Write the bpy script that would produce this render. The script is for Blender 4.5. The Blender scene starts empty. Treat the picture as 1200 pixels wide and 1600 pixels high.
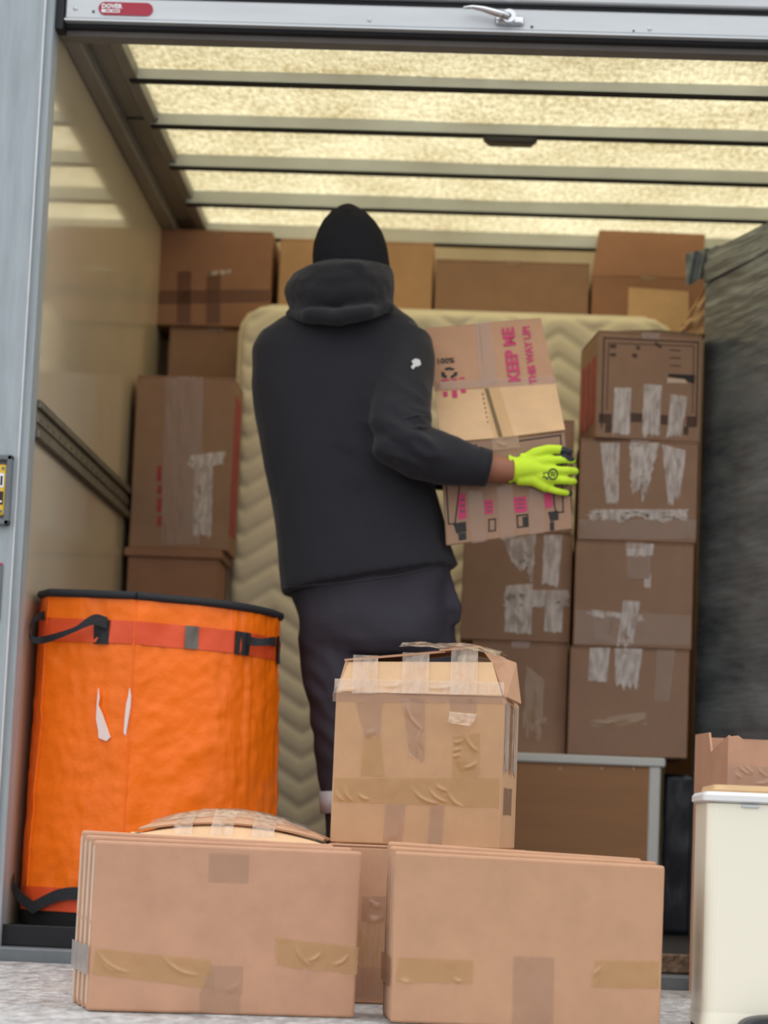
import bpy, bmesh, math, random
from mathutils import Vector, Matrix, noise
random.seed(7)
SC = bpy.context.scene
COL = SC.collection
R = math.radians

# ------------------------------------------------------------------ camera, sky, exposure
F_PX = 4000.0                       # focal length in pixels of the 1200 x 1600 frame
CAM = Vector((0.0, -6.2, 0.265))
YAW, PITCH, ROLL = -0.04350169, 0.12317942, 0.041
fw = Vector((math.sin(YAW)*math.cos(PITCH), math.cos(YAW)*math.cos(PITCH), math.sin(PITCH)))
r0 = Vector((math.cos(YAW), -math.sin(YAW), 0.0)); u0 = r0.cross(fw)
rt = r0*math.cos(ROLL) + u0*math.sin(ROLL); up = rt.cross(fw)
cd = bpy.data.cameras.new('camera'); cam = bpy.data.objects.new('camera', cd); COL.objects.link(cam)
cam.matrix_world = Matrix(((rt.x, up.x, -fw.x, CAM.x), (rt.y, up.y, -fw.y, CAM.y), (rt.z, up.z, -fw.z, CAM.z), (0, 0, 0, 1)))
cd.sensor_fit = 'HORIZONTAL'; cd.sensor_width = 36.0; cd.lens = F_PX*36.0/1200.0
cd.clip_start = 0.1; cd.clip_end = 200
cd.dof.use_dof = True; cd.dof.focus_distance = 5.3; cd.dof.aperture_fstop = 5.0
SC.camera = cam

world = bpy.data.worlds.new('overcast_sky'); SC.world = world
world.use_nodes = True
wn = world.node_tree.nodes; wl = world.node_tree.links
bg = wn['Background']; bg.inputs['Strength'].default_value = 1.0
tc = wn.new('ShaderNodeTexCoord'); sx = wn.new('ShaderNodeSeparateXYZ'); mr = wn.new('ShaderNodeMapRange'); rp = wn.new('ShaderNodeValToRGB')
wl.new(tc.outputs['Generated'], sx.inputs[0]); wl.new(sx.outputs['Z'], mr.inputs['Value'])
mr.inputs['From Min'].default_value = 0.0; mr.inputs['From Max'].default_value = 1.0
rp.color_ramp.elements[0].color = (0.92, 0.96, 1.0, 1); rp.color_ramp.elements[1].color = (2.55, 2.62, 2.68, 1)
wl.new(mr.outputs['Result'], rp.inputs[0]); wl.new(rp.outputs['Color'], bg.inputs['Color'])

SC.view_settings.view_transform = 'Standard'; SC.view_settings.look = 'None'
SC.view_settings.gamma = 1.0; SC.view_settings.use_curve_mapping = False
SC.view_settings.exposure = -0.2

# ------------------------------------------------------------------ helpers
def ray(px, py):
    return fw + rt*((px-600)/F_PX) + up*((800-py)/F_PX)
def P(px, py, Y):
    d = ray(px, py); return CAM + d*((Y-CAM.y)/d.y)
def PP(px, py, pt, nrm):
    d = ray(px, py); return CAM + d*(((pt-CAM).dot(nrm))/d.dot(nrm))
def lin(c):
    return tuple(((v/255.0)/12.92 if v/255.0 <= 0.04045 else ((v/255.0+0.055)/1.055)**2.4) for v in c)
def V(*a): return Vector(a)

WLOC = {}
def empty(name, loc):
    o = bpy.data.objects.new(name, None); COL.objects.link(o); o.location = loc; o.empty_display_size = 0.05
    WLOC[o.name] = Vector(loc); return o
def tag(o, label=None, cat=None, group=None, kind=None):
    if label: o['label'] = label
    if cat: o['category'] = cat
    if group: o['group'] = group
    if kind: o['kind'] = kind
    return o
def thing(name, label, cat, loc, group=None):
    return tag(empty(name, loc), label, cat, group)

class MB:
    """collects shapes in world coordinates; build() links them as one mesh object"""
    def __init__(s): s.bm = bmesh.new(); s.mi = 0
    def _f(s, vs, mi=None):
        try:
            f = s.bm.faces.new(vs); f.material_index = s.mi if mi is None else mi; return f
        except ValueError: return None
    def poly(s, pts):
        return s._f([s.bm.verts.new(p) for p in pts])
    def box(s, lo, hi, M=None, bevel=0.0, seg=1):
        t = bmesh.new(); bmesh.ops.create_cube(t, size=1.0)
        lo = Vector(lo); hi = Vector(hi); c = (lo+hi)/2; d = hi-lo
        for v in t.verts: v.co = Vector((v.co.x*d.x, v.co.y*d.y, v.co.z*d.z)) + c
        if bevel > 0: bmesh.ops.bevel(t, geom=t.edges[:], offset=bevel, segments=seg, affect='EDGES', profile=0.5)
        if M is not None: bmesh.ops.transform(t, matrix=M, verts=t.verts)
        s.add(t); return s
    def add(s, t):
        mp = {}
        for v in t.verts: mp[v] = s.bm.verts.new(v.co)
        for f in t.faces: s._f([mp[v] for v in f.verts])
        t.free()
    def hexa(s, a, b, bevel=0.0, seg=1):
        """a, b: two quads (lists of 4 points) joined into a solid"""
        t = bmesh.new(); va = [t.verts.new(p) for p in a]; vb = [t.verts.new(p) for p in b]
        n = len(va)
        t.faces.new(va); t.faces.new(vb[::-1])
        for i in range(n): t.faces.new([va[i], vb[i], vb[(i+1) % n], va[(i+1) % n]])
        bmesh.ops.recalc_face_normals(t, faces=t.faces[:])
        if bevel > 0: bmesh.ops.bevel(t, geom=t.edges[:], offset=bevel, segments=seg, affect='EDGES', profile=0.5)
        s.add(t); return s
    def prism(s, pts, off, bevel=0.0):
        off = Vector(off); return s.hexa(pts, [Vector(p)+off for p in pts], bevel)
    def loft(s, rings, cap=True, closed=True):
        vr = [[s.bm.verts.new(p) for p in r] for r in rings]; n = len(vr[0])
        for a, b in zip(vr, vr[1:]):
            for i in range(n if closed else n-1): s._f([a[i], a[(i+1) % n], b[(i+1) % n], b[i]])
        if cap and closed: s._f(vr[0][::-1]); s._f(vr[-1])
        return s
    def tube(s, path, rad, n=8, cap=True, flat=1.0):
        path = [Vector(p) for p in path]; rings = []; ref = None
        for i, p in enumerate(path):
            t = (path[min(i+1, len(path)-1)] - path[max(i-1, 0)]).normalized()
            if ref is None:
                ref = Vector((0, 0, 1)) if abs(t.z) < 0.9 else Vector((1, 0, 0))
            a = t.cross(ref)
            if a.length < 1e-4: a = t.orthogonal()
            a.normalize(); b = a.cross(t).normalized(); ref = b
            r = rad[i] if isinstance(rad, (list, tuple)) else rad
            rings.append([p + a*(math.cos(2*math.pi*k/n)*r) + b*(math.sin(2*math.pi*k/n)*r*flat) for k in range(n)])
        return s.loft(rings, cap)
    def ribbon(s, path, width_vec, thick_vec):
        w = Vector(width_vec)/2; t = Vector(thick_vec)/2
        return s.loft([[Vector(p)-w-t, Vector(p)+w-t, Vector(p)+w+t, Vector(p)-w+t] for p in path])
    def ell(s, c, r, nu=20, nv=14, M=None):
        t = bmesh.new(); bmesh.ops.create_uvsphere(t, u_segments=nu, v_segments=nv, radius=1.0)
        for v in t.verts: v.co = Vector((v.co.x*r[0], v.co.y*r[1], v.co.z*r[2]))
        if M is not None: bmesh.ops.transform(t, matrix=M, verts=t.verts)
        bmesh.ops.translate(t, vec=Vector(c), verts=t.verts)
        s.add(t); return s
    def cyl(s, a, b, r, n=16, r2=None):
        return s.tube([a, b], [r, r if r2 is None else r2], n)
    def grid(s, fn, nu, nv):
        vs = [[s.bm.verts.new(fn(i/nu, j/nv)) for i in range(nu+1)] for j in range(nv+1)]
        for j in range(nv):
            for i in range(nu): s._f([vs[j][i], vs[j][i+1], vs[j+1][i+1], vs[j+1][i]])
        return s
    def build(s, name, mat, parent=None, smooth=False, recalc=True, label=None):
        if recalc: bmesh.ops.recalc_face_normals(s.bm, faces=s.bm.faces[:])
        me = bpy.data.meshes.new(name)
        off = WLOC[parent.name] if parent else Vector((0, 0, 0))
        bmesh.ops.translate(s.bm, vec=-off, verts=s.bm.verts)
        s.bm.to_mesh(me); s.bm.free()
        for m in (mat if isinstance(mat, (list, tuple)) else [mat]): me.materials.append(m)
        o = bpy.data.objects.new(name, me); COL.objects.link(o)
        if smooth:
            for p in me.polygons: p.use_smooth = True
        if parent: o.parent = parent; WLOC[o.name] = off
        else: WLOC[o.name] = Vector((0, 0, 0))
        if label: o['label'] = label
        return o

def remeshed(mb, voxel, smooth=6, fac=0.5, displace=None):
    """union of overlapping closed shapes as one continuous surface; returns a new MB"""
    bmesh.ops.recalc_face_normals(mb.bm, faces=mb.bm.faces[:])
    me = bpy.data.meshes.new('tmp'); mb.bm.to_mesh(me); mb.bm.free()
    o = bpy.data.objects.new('tmp', me); COL.objects.link(o)
    m = o.modifiers.new('r', 'REMESH'); m.mode = 'VOXEL'; m.voxel_size = voxel
    if smooth:
        m = o.modifiers.new('s', 'SMOOTH'); m.iterations = smooth; m.factor = fac
    dg = bpy.context.evaluated_depsgraph_get(); ev = o.evaluated_get(dg)
    out = MB(); tm = ev.to_mesh(); out.bm.from_mesh(tm); ev.to_mesh_clear()
    bpy.data.objects.remove(o); bpy.data.meshes.remove(me)
    if displace:
        out.bm.normal_update()
        new = [v.co + v.normal*displace(v.co, v.normal) for v in out.bm.verts]
        for v, c in zip(out.bm.verts, new): v.co = c
    return out

def nz(p, s=1.0): return noise.noise(Vector(p)*s)
def text_mb(mb, txt, size, origin, u, v, bold=0.0, align='LEFT', thick=0.0006):
    """flat lettering: u = reading direction, v = up direction of the letters"""
    c = bpy.data.curves.new('t', 'FONT'); c.body = txt; c.size = size; c.offset = bold; c.align_x = align; c.resolution_u = 2
    o = bpy.data.objects.new('t', c); COL.objects.link(o)
    dg = bpy.context.evaluated_depsgraph_get(); ev = o.evaluated_get(dg); me = ev.to_mesh()
    u = Vector(u).normalized(); n = u.cross(Vector(v)).normalized(); v2 = n.cross(u)
    vs = [mb.bm.verts.new(Vector(origin) + u*p.co.x + v2*p.co.y + n*thick) for p in me.vertices]
    for p in me.polygons: mb._f([vs[i] for i in p.vertices])
    ev.to_mesh_clear(); bpy.data.objects.remove(o); bpy.data.curves.remove(c)
    return mb

# ------------------------------------------------------------------ materials
MATS = {}
def newmat(name):
    m = bpy.data.materials.new(name); m.use_nodes = True; MATS[name] = m
    return m, m.node_tree.nodes, m.node_tree.links, m.node_tree.nodes['Principled BSDF']
def mat(name, rgb, rough=0.6, metal=0.0, var=0.0, vscale=8.0, vstretch=(1, 1, 1), bump=0.0, bscale=60.0, bstretch=(1, 1, 1), spec=0.5, coat=0.0, alpha=1.0, rgb2=None, sheen=0.0):
    m, n, l, b = newmat(name)
    c = lin(rgb); b.inputs['Base Color'].default_value = (*c, 1); b.inputs['Roughness'].default_value = rough
    b.inputs['Metallic'].default_value = metal; b.inputs['Specular IOR Level'].default_value = spec
    b.inputs['Coat Weight'].default_value = coat; b.inputs['Alpha'].default_value = alpha
    if sheen: b.inputs['Sheen Weight'].default_value = sheen
    g = n.new('ShaderNodeNewGeometry')
    if var > 0 or rgb2:
        mp = n.new('ShaderNodeMapping'); mp.inputs['Scale'].default_value = vstretch; l.new(g.outputs['Position'], mp.inputs['Vector'])
        t = n.new('ShaderNodeTexNoise'); t.inputs['Scale'].default_value = vscale; t.inputs['Detail'].default_value = 5.0; t.inputs['Roughness'].default_value = 0.62
        l.new(mp.outputs[0], t.inputs['Vector'])
        r = n.new('ShaderNodeValToRGB'); e = r.color_ramp.elements
        e[0].position = 0.3; e[1].position = 0.7
        if rgb2: e[0].color = (*lin(rgb2), 1); e[1].color = (*c, 1)
        else:
            e[0].color = (*[x*(1-var) for x in c], 1); e[1].color = (*[min(1, x*(1+var)) for x in c], 1)
        l.new(t.outputs['Fac'], r.inputs[0]); l.new(r.outputs[0], b.inputs['Base Color'])
    if bump > 0:
        mp = n.new('ShaderNodeMapping'); mp.inputs['Scale'].default_value = bstretch; l.new(g.outputs['Position'], mp.inputs['Vector'])
        t = n.new('ShaderNodeTexNoise'); t.inputs['Scale'].default_value = bscale; t.inputs['Detail'].default_value = 4.0
        l.new(mp.outputs[0], t.inputs['Vector'])
        bp = n.new('ShaderNodeBump'); bp.inputs['Strength'].default_value = bump; bp.inputs['Distance'].default_value = 0.01
        l.new(t.outputs['Fac'], bp.inputs['Height']); l.new(bp.outputs[0], b.inputs['Normal'])
    return m

def board(name, rgb):   # corrugated cardboard: faint fluting and fibre mottling
    return mat(name, rgb, rough=0.72, var=0.07, vscale=14.0, bump=0.06, bscale=240.0, bstretch=(1, 1, 0.25), spec=0.25)
M_CARD = board('cardboard', (190, 146, 115))
M_CARDP = board('cardboard_pinkish', (190, 145, 117))
M_CARDY = board('cardboard_golden', (192, 152, 116))
M_CARDD = board('cardboard_brown_dimmed', (160, 126, 103))  # brown board, darkened to put the dim truck interior into its colour
M_CARDR = board('cardboard_reddish_dimmed', (160, 118, 94))  # reddish board, its colour darkened likewise for the dim interior
M_CARDL = board('cardboard_pale', (214, 176, 136))
M_EDGE = board('cardboard_cut_edge', (214, 190, 168))
def tape_mat(name, rgb, cover, rough=0.13, streak=0.0):
    """thin film: partly see-through, with a full-strength surface sheen"""
    m, n, l, b = newmat(name); n.remove(b); out = n['Material Output']
    tp = n.new('ShaderNodeBsdfTransparent'); tp.inputs[0].default_value = (0.985, 0.965, 0.93, 1)
    d = n.new('ShaderNodeBsdfDiffuse'); d.inputs[0].default_value = (*lin(rgb), 1)
    gl = n.new('ShaderNodeBsdfGlossy'); gl.inputs['Roughness'].default_value = rough
    g = n.new('ShaderNodeNewGeometry'); t = n.new('ShaderNodeTexNoise'); t.inputs['Scale'].default_value = 45; t.inputs['Detail'].default_value = 4
    mp = n.new('ShaderNodeMapping'); mp.inputs['Scale'].default_value = (1.6, 1.6, 0.45); l.new(g.outputs['Position'], mp.inputs[0]); l.new(mp.outputs[0], t.inputs['Vector'])
    mr = n.new('ShaderNodeMapRange'); mr.inputs['From Min'].default_value = 0.36; mr.inputs['From Max'].default_value = 0.62
    mr.inputs['To Min'].default_value = cover*(1-streak); mr.inputs['To Max'].default_value = min(1, cover*(1+0.35*streak)); l.new(t.outputs['Fac'], mr.inputs['Value'])
    m1 = n.new('ShaderNodeMixShader'); l.new(mr.outputs[0], m1.inputs[0]); l.new(tp.outputs[0], m1.inputs[1]); l.new(d.outputs[0], m1.inputs[2])
    bp = n.new('ShaderNodeBump'); bp.inputs['Strength'].default_value = 0.22; bp.inputs['Distance'].default_value = 0.01; l.new(t.outputs['Fac'], bp.inputs['Height'])
    fr = n.new('ShaderNodeLayerWeight'); fr.inputs['Blend'].default_value = 0.5
    for q in (gl, fr): l.new(bp.outputs[0], q.inputs['Normal'])
    pw = n.new('ShaderNodeMath'); pw.operation = 'POWER'; pw.inputs[1].default_value = 5.0; l.new(fr.outputs['Facing'], pw.inputs[0])
    ma = n.new('ShaderNodeMath'); ma.operation = 'MULTIPLY_ADD'; ma.inputs[1].default_value = 0.9; ma.inputs[2].default_value = 0.05; l.new(pw.outputs[0], ma.inputs[0])
    m2 = n.new('ShaderNodeMixShader'); l.new(ma.outputs[0], m2.inputs[0]); l.new(m1.outputs[0], m2.inputs[1]); l.new(gl.outputs[0], m2.inputs[2])
    l.new(m2.outputs[0], out.inputs['Surface']); return m
M_TAPE = tape_mat('clear_packing_tape', (222, 188, 142), 0.22, 0.12)
M_TAPEB = tape_mat('brown_packing_tape', (190, 152, 126), 0.32, 0.15)
M_TAPEG = tape_mat('gold_packing_tape', (206, 162, 98), 0.36, 0.13)
M_TAPEW = tape_mat('frosted_torn_tape', (226, 212, 204), 0.74, 0.3, 0.45)
M_TAPEC = tape_mat('cloudy_tape', (232, 208, 186), 0.34, 0.13, 0.6)
M_TAPER = tape_mat('red_brown_tape', (118, 72, 56), 0.5, 0.2)
M_PINK = mat('pink_ink', (196, 62, 104), rough=0.7)
M_INK = mat('black_ink', (44, 38, 36), rough=0.7)
M_INKB = mat('brown_ink', (86, 62, 50), rough=0.7)
M_INKG = mat('grey_ink', (96, 84, 76), rough=0.7)
M_RED = mat('faded_red_ink', (168, 62, 66), rough=0.7, var=0.2, vscale=30)

M_JACKET = mat('black_jacket_cloth', (31, 29, 35), rough=0.8, bump=0.15, bscale=160, sheen=0.1, spec=0.3)
M_FLEECE = mat('black_hood_fleece', (33, 31, 35), rough=0.9, bump=0.5, bscale=260, sheen=0.15, spec=0.2)
M_KNIT = mat('black_knit', (34, 34, 38), rough=0.95, bump=0.6, bscale=200, bstretch=(1, 1, 0.3), spec=0.15)
M_TROUSER = mat('charcoal_trouser_cloth', (52, 49, 57), rough=0.75, bump=0.12, bscale=120, spec=0.3)
M_REFL = mat('reflective_tape', (190, 190, 194), rough=0.4)
M_WHITE = mat('white_ink', (235, 235, 235), rough=0.6)
M_SKIN = mat('skin', (150, 96, 72), rough=0.55, var=0.06, vscale=20)
M_GLOVE = mat('lime_knit_glove', (206, 236, 62), rough=0.85, bump=0.25, bscale=350, spec=0.2)
M_GLOVEB = mat('black_glove_coating', (36, 38, 44), rough=0.55, bump=0.2, bscale=200)
M_BOOT = mat('black_boot_leather', (40, 37, 36), rough=0.5)
M_EYE = mat('eye_white', (225, 220, 214), rough=0.3)
M_LIP = mat('lips', (128, 74, 62), rough=0.5)

M_STEELP = mat('grey_painted_steel', (158, 166, 170), rough=0.5, var=0.16, vscale=5, vstretch=(6, 6, 0.6), bump=0.08, bscale=30, bstretch=(4, 4, 0.5))
M_STEELD = mat('dark_grey_steel', (104, 108, 111), rough=0.5, var=0.15, vscale=14)
M_ALU = mat('brushed_aluminium', (202, 204, 206), rough=0.36, metal=0.35, var=0.06, vscale=6, vstretch=(0.4, 1, 3))
M_ALUBOW = mat('roof_bow_aluminium', (205, 210, 208), rough=0.45, metal=0.1, var=0.06, vscale=6)
M_RAIL = mat('cant_rail_metal', (142, 140, 135), rough=0.5, metal=0.25, var=0.15, vscale=4, vstretch=(1, 0.5, 1))
M_LOADRAIL = mat('load_rail_steel', (118, 112, 100), rough=0.5, metal=0.3, var=0.25, vscale=20)
M_RUBBER = mat('black_rubber', (26, 26, 29), rough=0.6)
M_BLACKHOLE = mat('black_parts_and_shade', (16, 16, 19), rough=0.7)  # flat black for painted shade strips, the rail joint and the drum base
M_TAUPE = mat('taupe_strip', (122, 116, 110), rough=0.6, var=0.08)
M_CHROME = mat('chrome', (225, 226, 228), rough=0.16, metal=0.9)
M_BADGE = mat('red_badge', (170, 34, 58), rough=0.35)
M_YELLOW = mat('yellow_label', (226, 184, 58), rough=0.5)
M_WALL = mat('cream_grp_wall', (226, 212, 186), rough=0.09, var=0.05, vscale=1.5, spec=0.6, coat=0.3)
M_WALLR = mat('cream_back_wall', (214, 202, 180), rough=0.4, var=0.05)
M_PLY = mat('worn_plywood', (140, 112, 88), rough=0.85, rgb2=(70, 54, 42), vscale=40, bump=0.8, bscale=60)
M_FLOOR = mat('dark_truck_floor', (40, 36, 34), rough=0.8, var=0.25, vscale=6)
M_PLANK = mat('weathered_alu_plank', (204, 203, 201), rough=0.5, var=0.0, rgb2=(128, 126, 125), vscale=17, vstretch=(2.2, 0.9, 1), bump=1.0, bscale=45, bstretch=(1.6, 0.9, 1))
M_GROUND = mat('asphalt', (96, 96, 98), rough=0.9, var=0.2, vscale=30, bump=0.3, bscale=120)
M_ORANGE = mat('orange_vinyl', (250, 114, 0), rough=0.42, var=0.06, vscale=5, bump=0.35, bscale=26, spec=0.4)
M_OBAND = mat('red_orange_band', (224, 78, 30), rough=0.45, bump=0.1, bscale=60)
M_WEB = mat('black_webbing', (34, 34, 38), rough=0.75, bump=0.3, bscale=200)
M_GREYSQ = mat('grey_reflector_square', (104, 96, 88), rough=0.5)
M_TEAR = mat('white_torn_backing', (238, 214, 206), rough=0.7)
M_MATT = mat('cream_mattress_ticking', (240, 228, 200), rough=0.8, var=0.03, bump=0.12, bscale=200, sheen=0.1)
M_FILM = mat('black_stretch_film', (126, 133, 137), rough=0.26, rgb2=(72, 80, 87), vscale=2.5, vstretch=(1, 1, 4), bump=0.5, bscale=9, bstretch=(0.6, 0.6, 7), spec=0.6, coat=0.15)
M_FILMD = mat('black_film_in_shade', (38, 41, 46), rough=0.25, bump=0.4, bscale=14, bstretch=(3, 3, 0.6))  # film darkened in colour to hold the deep shade beside the cabinet
M_BIN = mat('cream_enamel', (238, 230, 210), rough=0.3, coat=0.2)
M_LIDRIM = mat('white_bin_lid', (226, 224, 222), rough=0.3)
M_WOOD = mat('pale_bamboo', (205, 168, 122), rough=0.5, var=0.12, vscale=20, vstretch=(1, 1, 8))
M_HARDB = mat('brown_hardboard', (164, 116, 74), rough=0.6, var=0.1, vscale=4, vstretch=(0.5, 1, 8))
M_WHITEB = mat('white_laminate', (214, 212, 206), rough=0.45)
M_PAPER = mat('brown_packing_paper', (196, 158, 116), rough=0.8, var=0.06)
M_DARKPL = mat('dark_plastic', (44, 44, 50), rough=0.4)

# translucent glass-fibre roof sheet, daylight shines through it
m, n, l, b = newmat('translucent_grp_roof'); M_ROOF = m
n.remove(b); out = n['Material Output']
g = n.new('ShaderNodeNewGeometry')
mp = n.new('ShaderNodeMapping'); mp.inputs['Scale'].default_value = (1.6, 0.6, 1); l.new(g.outputs['Position'], mp.inputs[0])
t1 = n.new('ShaderNodeTexNoise'); t1.inputs['Scale'].default_value = 42; t1.inputs['Detail'].default_value = 6; t1.inputs['Roughness'].default_value = 0.7; l.new(mp.outputs[0], t1.inputs['Vector'])
t2 = n.new('ShaderNodeTexNoise'); t2.inputs['Scale'].default_value = 3.0; t2.inputs['Detail'].default_value = 3; l.new(g.outputs['Position'], t2.inputs['Vector'])
ad = n.new('ShaderNodeMath'); ad.operation = 'MULTIPLY_ADD'; ad.inputs[1].default_value = 0.45; l.new(t2.outputs['Fac'], ad.inputs[0]); l.new(t1.outputs['Fac'], ad.inputs[2])
rr = n.new('ShaderNodeValToRGB'); rr.color_ramp.elements[0].position = 0.52; rr.color_ramp.elements[1].position = 0.92
rr.color_ramp.elements[0].color = (*lin((164, 143, 96)), 1); rr.color_ramp.elements[1].color = (*lin((236, 224, 184)), 1)
l.new(ad.outputs[0], rr.inputs[0])
tr = n.new('ShaderNodeBsdfTranslucent'); df = n.new('ShaderNodeBsdfDiffuse'); mx = n.new('ShaderNodeMixShader'); mx.inputs[0].default_value = 0.15
l.new(rr.outputs[0], tr.inputs[0]); df.inputs[0].default_value = (*lin((200, 188, 150)), 1)
l.new(tr.outputs[0], mx.inputs[1]); l.new(df.outputs[0], mx.inputs[2]); l.new(mx.outputs[0], out.inputs['Surface'])

# ------------------------------------------------------------------ the truck body
XL, XR, YB, ZR = -1.145, 1.14, 2.52, 2.286
def struct(o): o['kind'] = 'structure'; return o
struct(MB().box((-9, -12, -1.12), (9, 6, -1.1)).build('ground', M_GROUND))
struct(MB().box((XL-0.06, -0.01, -0.05), (XR+0.06, YB+0.05, -0.001)).build('floor', M_FLOOR))
ply = struct(MB().box((XL, -0.045, -0.046), (XR, -0.012, 0.0), bevel=0.004).build('trim_1', M_PLY))
struct(MB().box((XL, -0.058, -0.047), (-0.62, -0.047, 0.004), bevel=0.003).build('shade_trim', M_BLACKHOLE))  # added black strip, paints the shaded floor edge below the drum
sill = MB().box((XL, -0.13, -0.085), (XR, -0.02, -0.047), bevel=0.004)
struct(sill.build('trim_3', M_STEELD))
struct(MB().box((XL-0.05, -0.12, -1.0), (XR+0.05, 0.0, -0.087)).build('trim_4', M_STEELD))
wl_ = struct(MB().box((XL-0.05, -0.02, 0.0), (XL, YB+0.05, ZR+0.05)).build('wall_left', M_WALL))
lr = MB()
lr.box((XL, -0.0, 1.185), (XL+0.008, 2.45, 1.285), bevel=0.002)
lr.box((XL+0.008, -0.0, 1.262), (XL+0.018, 2.45, 1.282), bevel=0.002)
lr.box((XL+0.008, -0.0, 1.188), (XL+0.018, 2.45, 1.208), bevel=0.002)
lr.box((XL+0.006, -0.0, 1.225), (XL+0.013, 2.45, 1.247), bevel=0.002)
lr.build('load_rail', M_LOADRAIL, wl_)
sl = MB()
for k in range(26):
    y = 0.03+k*0.092
    sl.box((XL+0.012, y, 1.232), (XL+0.0134, y+0.03, 1.240))
sl.build('rail_slots', M_INKG, wl_)
struct(MB().box((XR, -0.02, 0.0), (XR+0.05, YB+0.05, ZR+0.05)).build('wall_right', M_WALLR))
struct(MB().box((XL, YB, 0.0), (XR, YB+0.05, ZR+0.05)).build('wall_back', M_WALLR))

def roof_fn(u, v):
    return Vector((XL+(XR-XL)*u, 0.0+(YB)*v, ZR+0.004*math.sin(u*9)+0.003*nz((u*6, v*6, 0), 1.0)))
ceil_ = struct(MB().grid(roof_fn, 40, 40).build('ceiling', M_ROOF, smooth=True))
bow_y = [6.713-6.2, 7.149-6.2, 7.595-6.2, 8.041-6.2, 8.485-6.2]
for k, y in enumerate(bow_y):
    b_ = MB()
    z0 = 2.2545-0.0045*k
    b_.box((-1.03, y, z0), (XR-0.16, y+0.036, z0+0.003))
    b_.box((-1.03, y, z0), (XR-0.16, y+0.003, ZR+0.0))
    b_.box((-1.03, y+0.033, z0), (XR-0.16, y+0.036, ZR+0.0))
    # black strip paints in the shade under each bow
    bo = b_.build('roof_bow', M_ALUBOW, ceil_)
    MB().box((-1.03, y-0.0005, z0-0.004), (XR-0.16, y+0.028, z0-0.0005)).build('bow_underside_shade', M_BLACKHOLE, ceil_)
cl = MB()   # small fixture under the second bow
p = P(797, 222, bow_y[1]); cl.hexa([V(p.x-0.08, bow_y[1]-0.004, 2.246), V(p.x+0.08, bow_y[1]-0.004, 2.246), V(p.x+0.06, bow_y[1]-0.004, 2.228), V(p.x-0.06, bow_y[1]-0.004, 2.228)],
        [V(p.x-0.08, bow_y[1]+0.05, 2.246), V(p.x+0.08, bow_y[1]+0.05, 2.246), V(p.x+0.06, bow_y[1]+0.05, 2.228), V(p.x-0.06, bow_y[1]+0.05, 2.228)], bevel=0.003)
tag(cl.build('roof_lamp', M_DARKPL), 'small dark lamp fixture under the second roof bow', 'lamp')
for sx_, xa, xb in ((1, XL, -1.01), (-1, XR, XR-0.17)):
    c_ = MB()
    c_.hexa([V(xa, -0.0, 2.262), V(xb, 0.0, 2.268), V(xb, 0.0, 2.30), V(xa, 0.0, 2.33)], [V(xa, YB, 2.262), V(xb, YB, 2.268), V(xb, YB, 2.30), V(xa, YB, 2.33)])
    c_.build('cant_rail', M_RAIL, ceil_)
    c2 = MB(); c2.box((min(xa, xa+sx_*0.045), 0.0, 2.225), (max(xa, xa+sx_*0.045), YB, 2.265), bevel=0.004)
    c2.build('rail_flange', M_RAIL, ceil_)
    c3 = MB(); c3.box((min(xb, xb-sx_*0.035), 0.0, 2.256), (max(xb, xb-sx_*0.035), YB, 2.27), bevel=0.003)
    c3.build('rail_lip', M_RAIL, ceil_)
gap = MB(); gap.box((XL+0.05, 0.92, 2.259), (XL+0.14, 0.926, 2.2625)); gap.build('rail_joint', M_BLACKHOLE, ceil_)

# rear frame posts
def post(side, name):
    s = side; xi = -1.137 if s < 0 else 1.137
    o_ = MB(); o_.box((min(xi+s*0.017, xi+s*0.36), -0.10, -0.9), (max(xi+s*0.017, xi+s*0.36), 0.0, 2.75), bevel=0.004)
    po = struct(o_.build(name, M_STEELP))
    q = MB(); q.box((min(xi, xi+s*0.02), -0.085, -0.05), (max(xi, xi+s*0.02), 0.0, 2.30), bevel=0.003); q.build('inner_lip', M_STEELP, po)
    q = MB(); q.cyl((xi+s*0.0195, -0.099, -0.05), (xi+s*0.0195, -0.099, 2.75), 0.0028, 8); q.build('weld_bead', M_ALU, po)
    return po
pl_ = post(-1, 'trim_5'); post(1, 'trim_6')
struct(MB().box((-1.48, -0.1, 2.42), (1.48, 0.0, 2.75)).build('trim_7', M_STEELP))
# recessed control box with the yellow label
p0 = P(22, 712, -0.10); p1 = P(22, 822, -0.10); cx = p0.x
cb = MB(); zt, zb = p0.z, p1.z
for a, b2 in (((cx-0.16, -0.118, zt-0.014), (cx, -0.099, zt)), ((cx-0.16, -0.118, zb), (cx, -0.099, zb+0.014)), ((cx-0.014, -0.118, zb), (cx, -0.099, zt)), ((cx-0.16, -0.118, zb), (cx-0.146, -0.099, zt))):
    cb.box(a, b2, bevel=0.003)
cb.build('control_frame', M_STEELD, pl_)
MB().box((cx-0.15, -0.104, zb+0.01), (cx-0.01, -0.0995, zt-0.01)).build('control_plate', M_STEELD, pl_)
yl = MB(); yx = P(10, 770, -0.105).x; yz0, yz1 = P(8, 806, -0.105).z, P(8, 726, -0.105).z
yl.box((yx-0.08, -0.112, yz0), (yx, -0.104, yz1), bevel=0.006, seg=2); ylo = yl.build('label_plate', M_YELLOW, pl_)
zc = (yz0+yz1)/2
MB().box((yx-0.075, -0.1128, zc+0.006), (yx-0.006, -0.1118, zc+0.04)).build('label_field', M_WHITE, ylo)
MB().box((yx-0.075, -0.1128, zc-0.036), (yx-0.006, -0.1118, zc-0.004)).build('label_field', M_INK, ylo)
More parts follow.
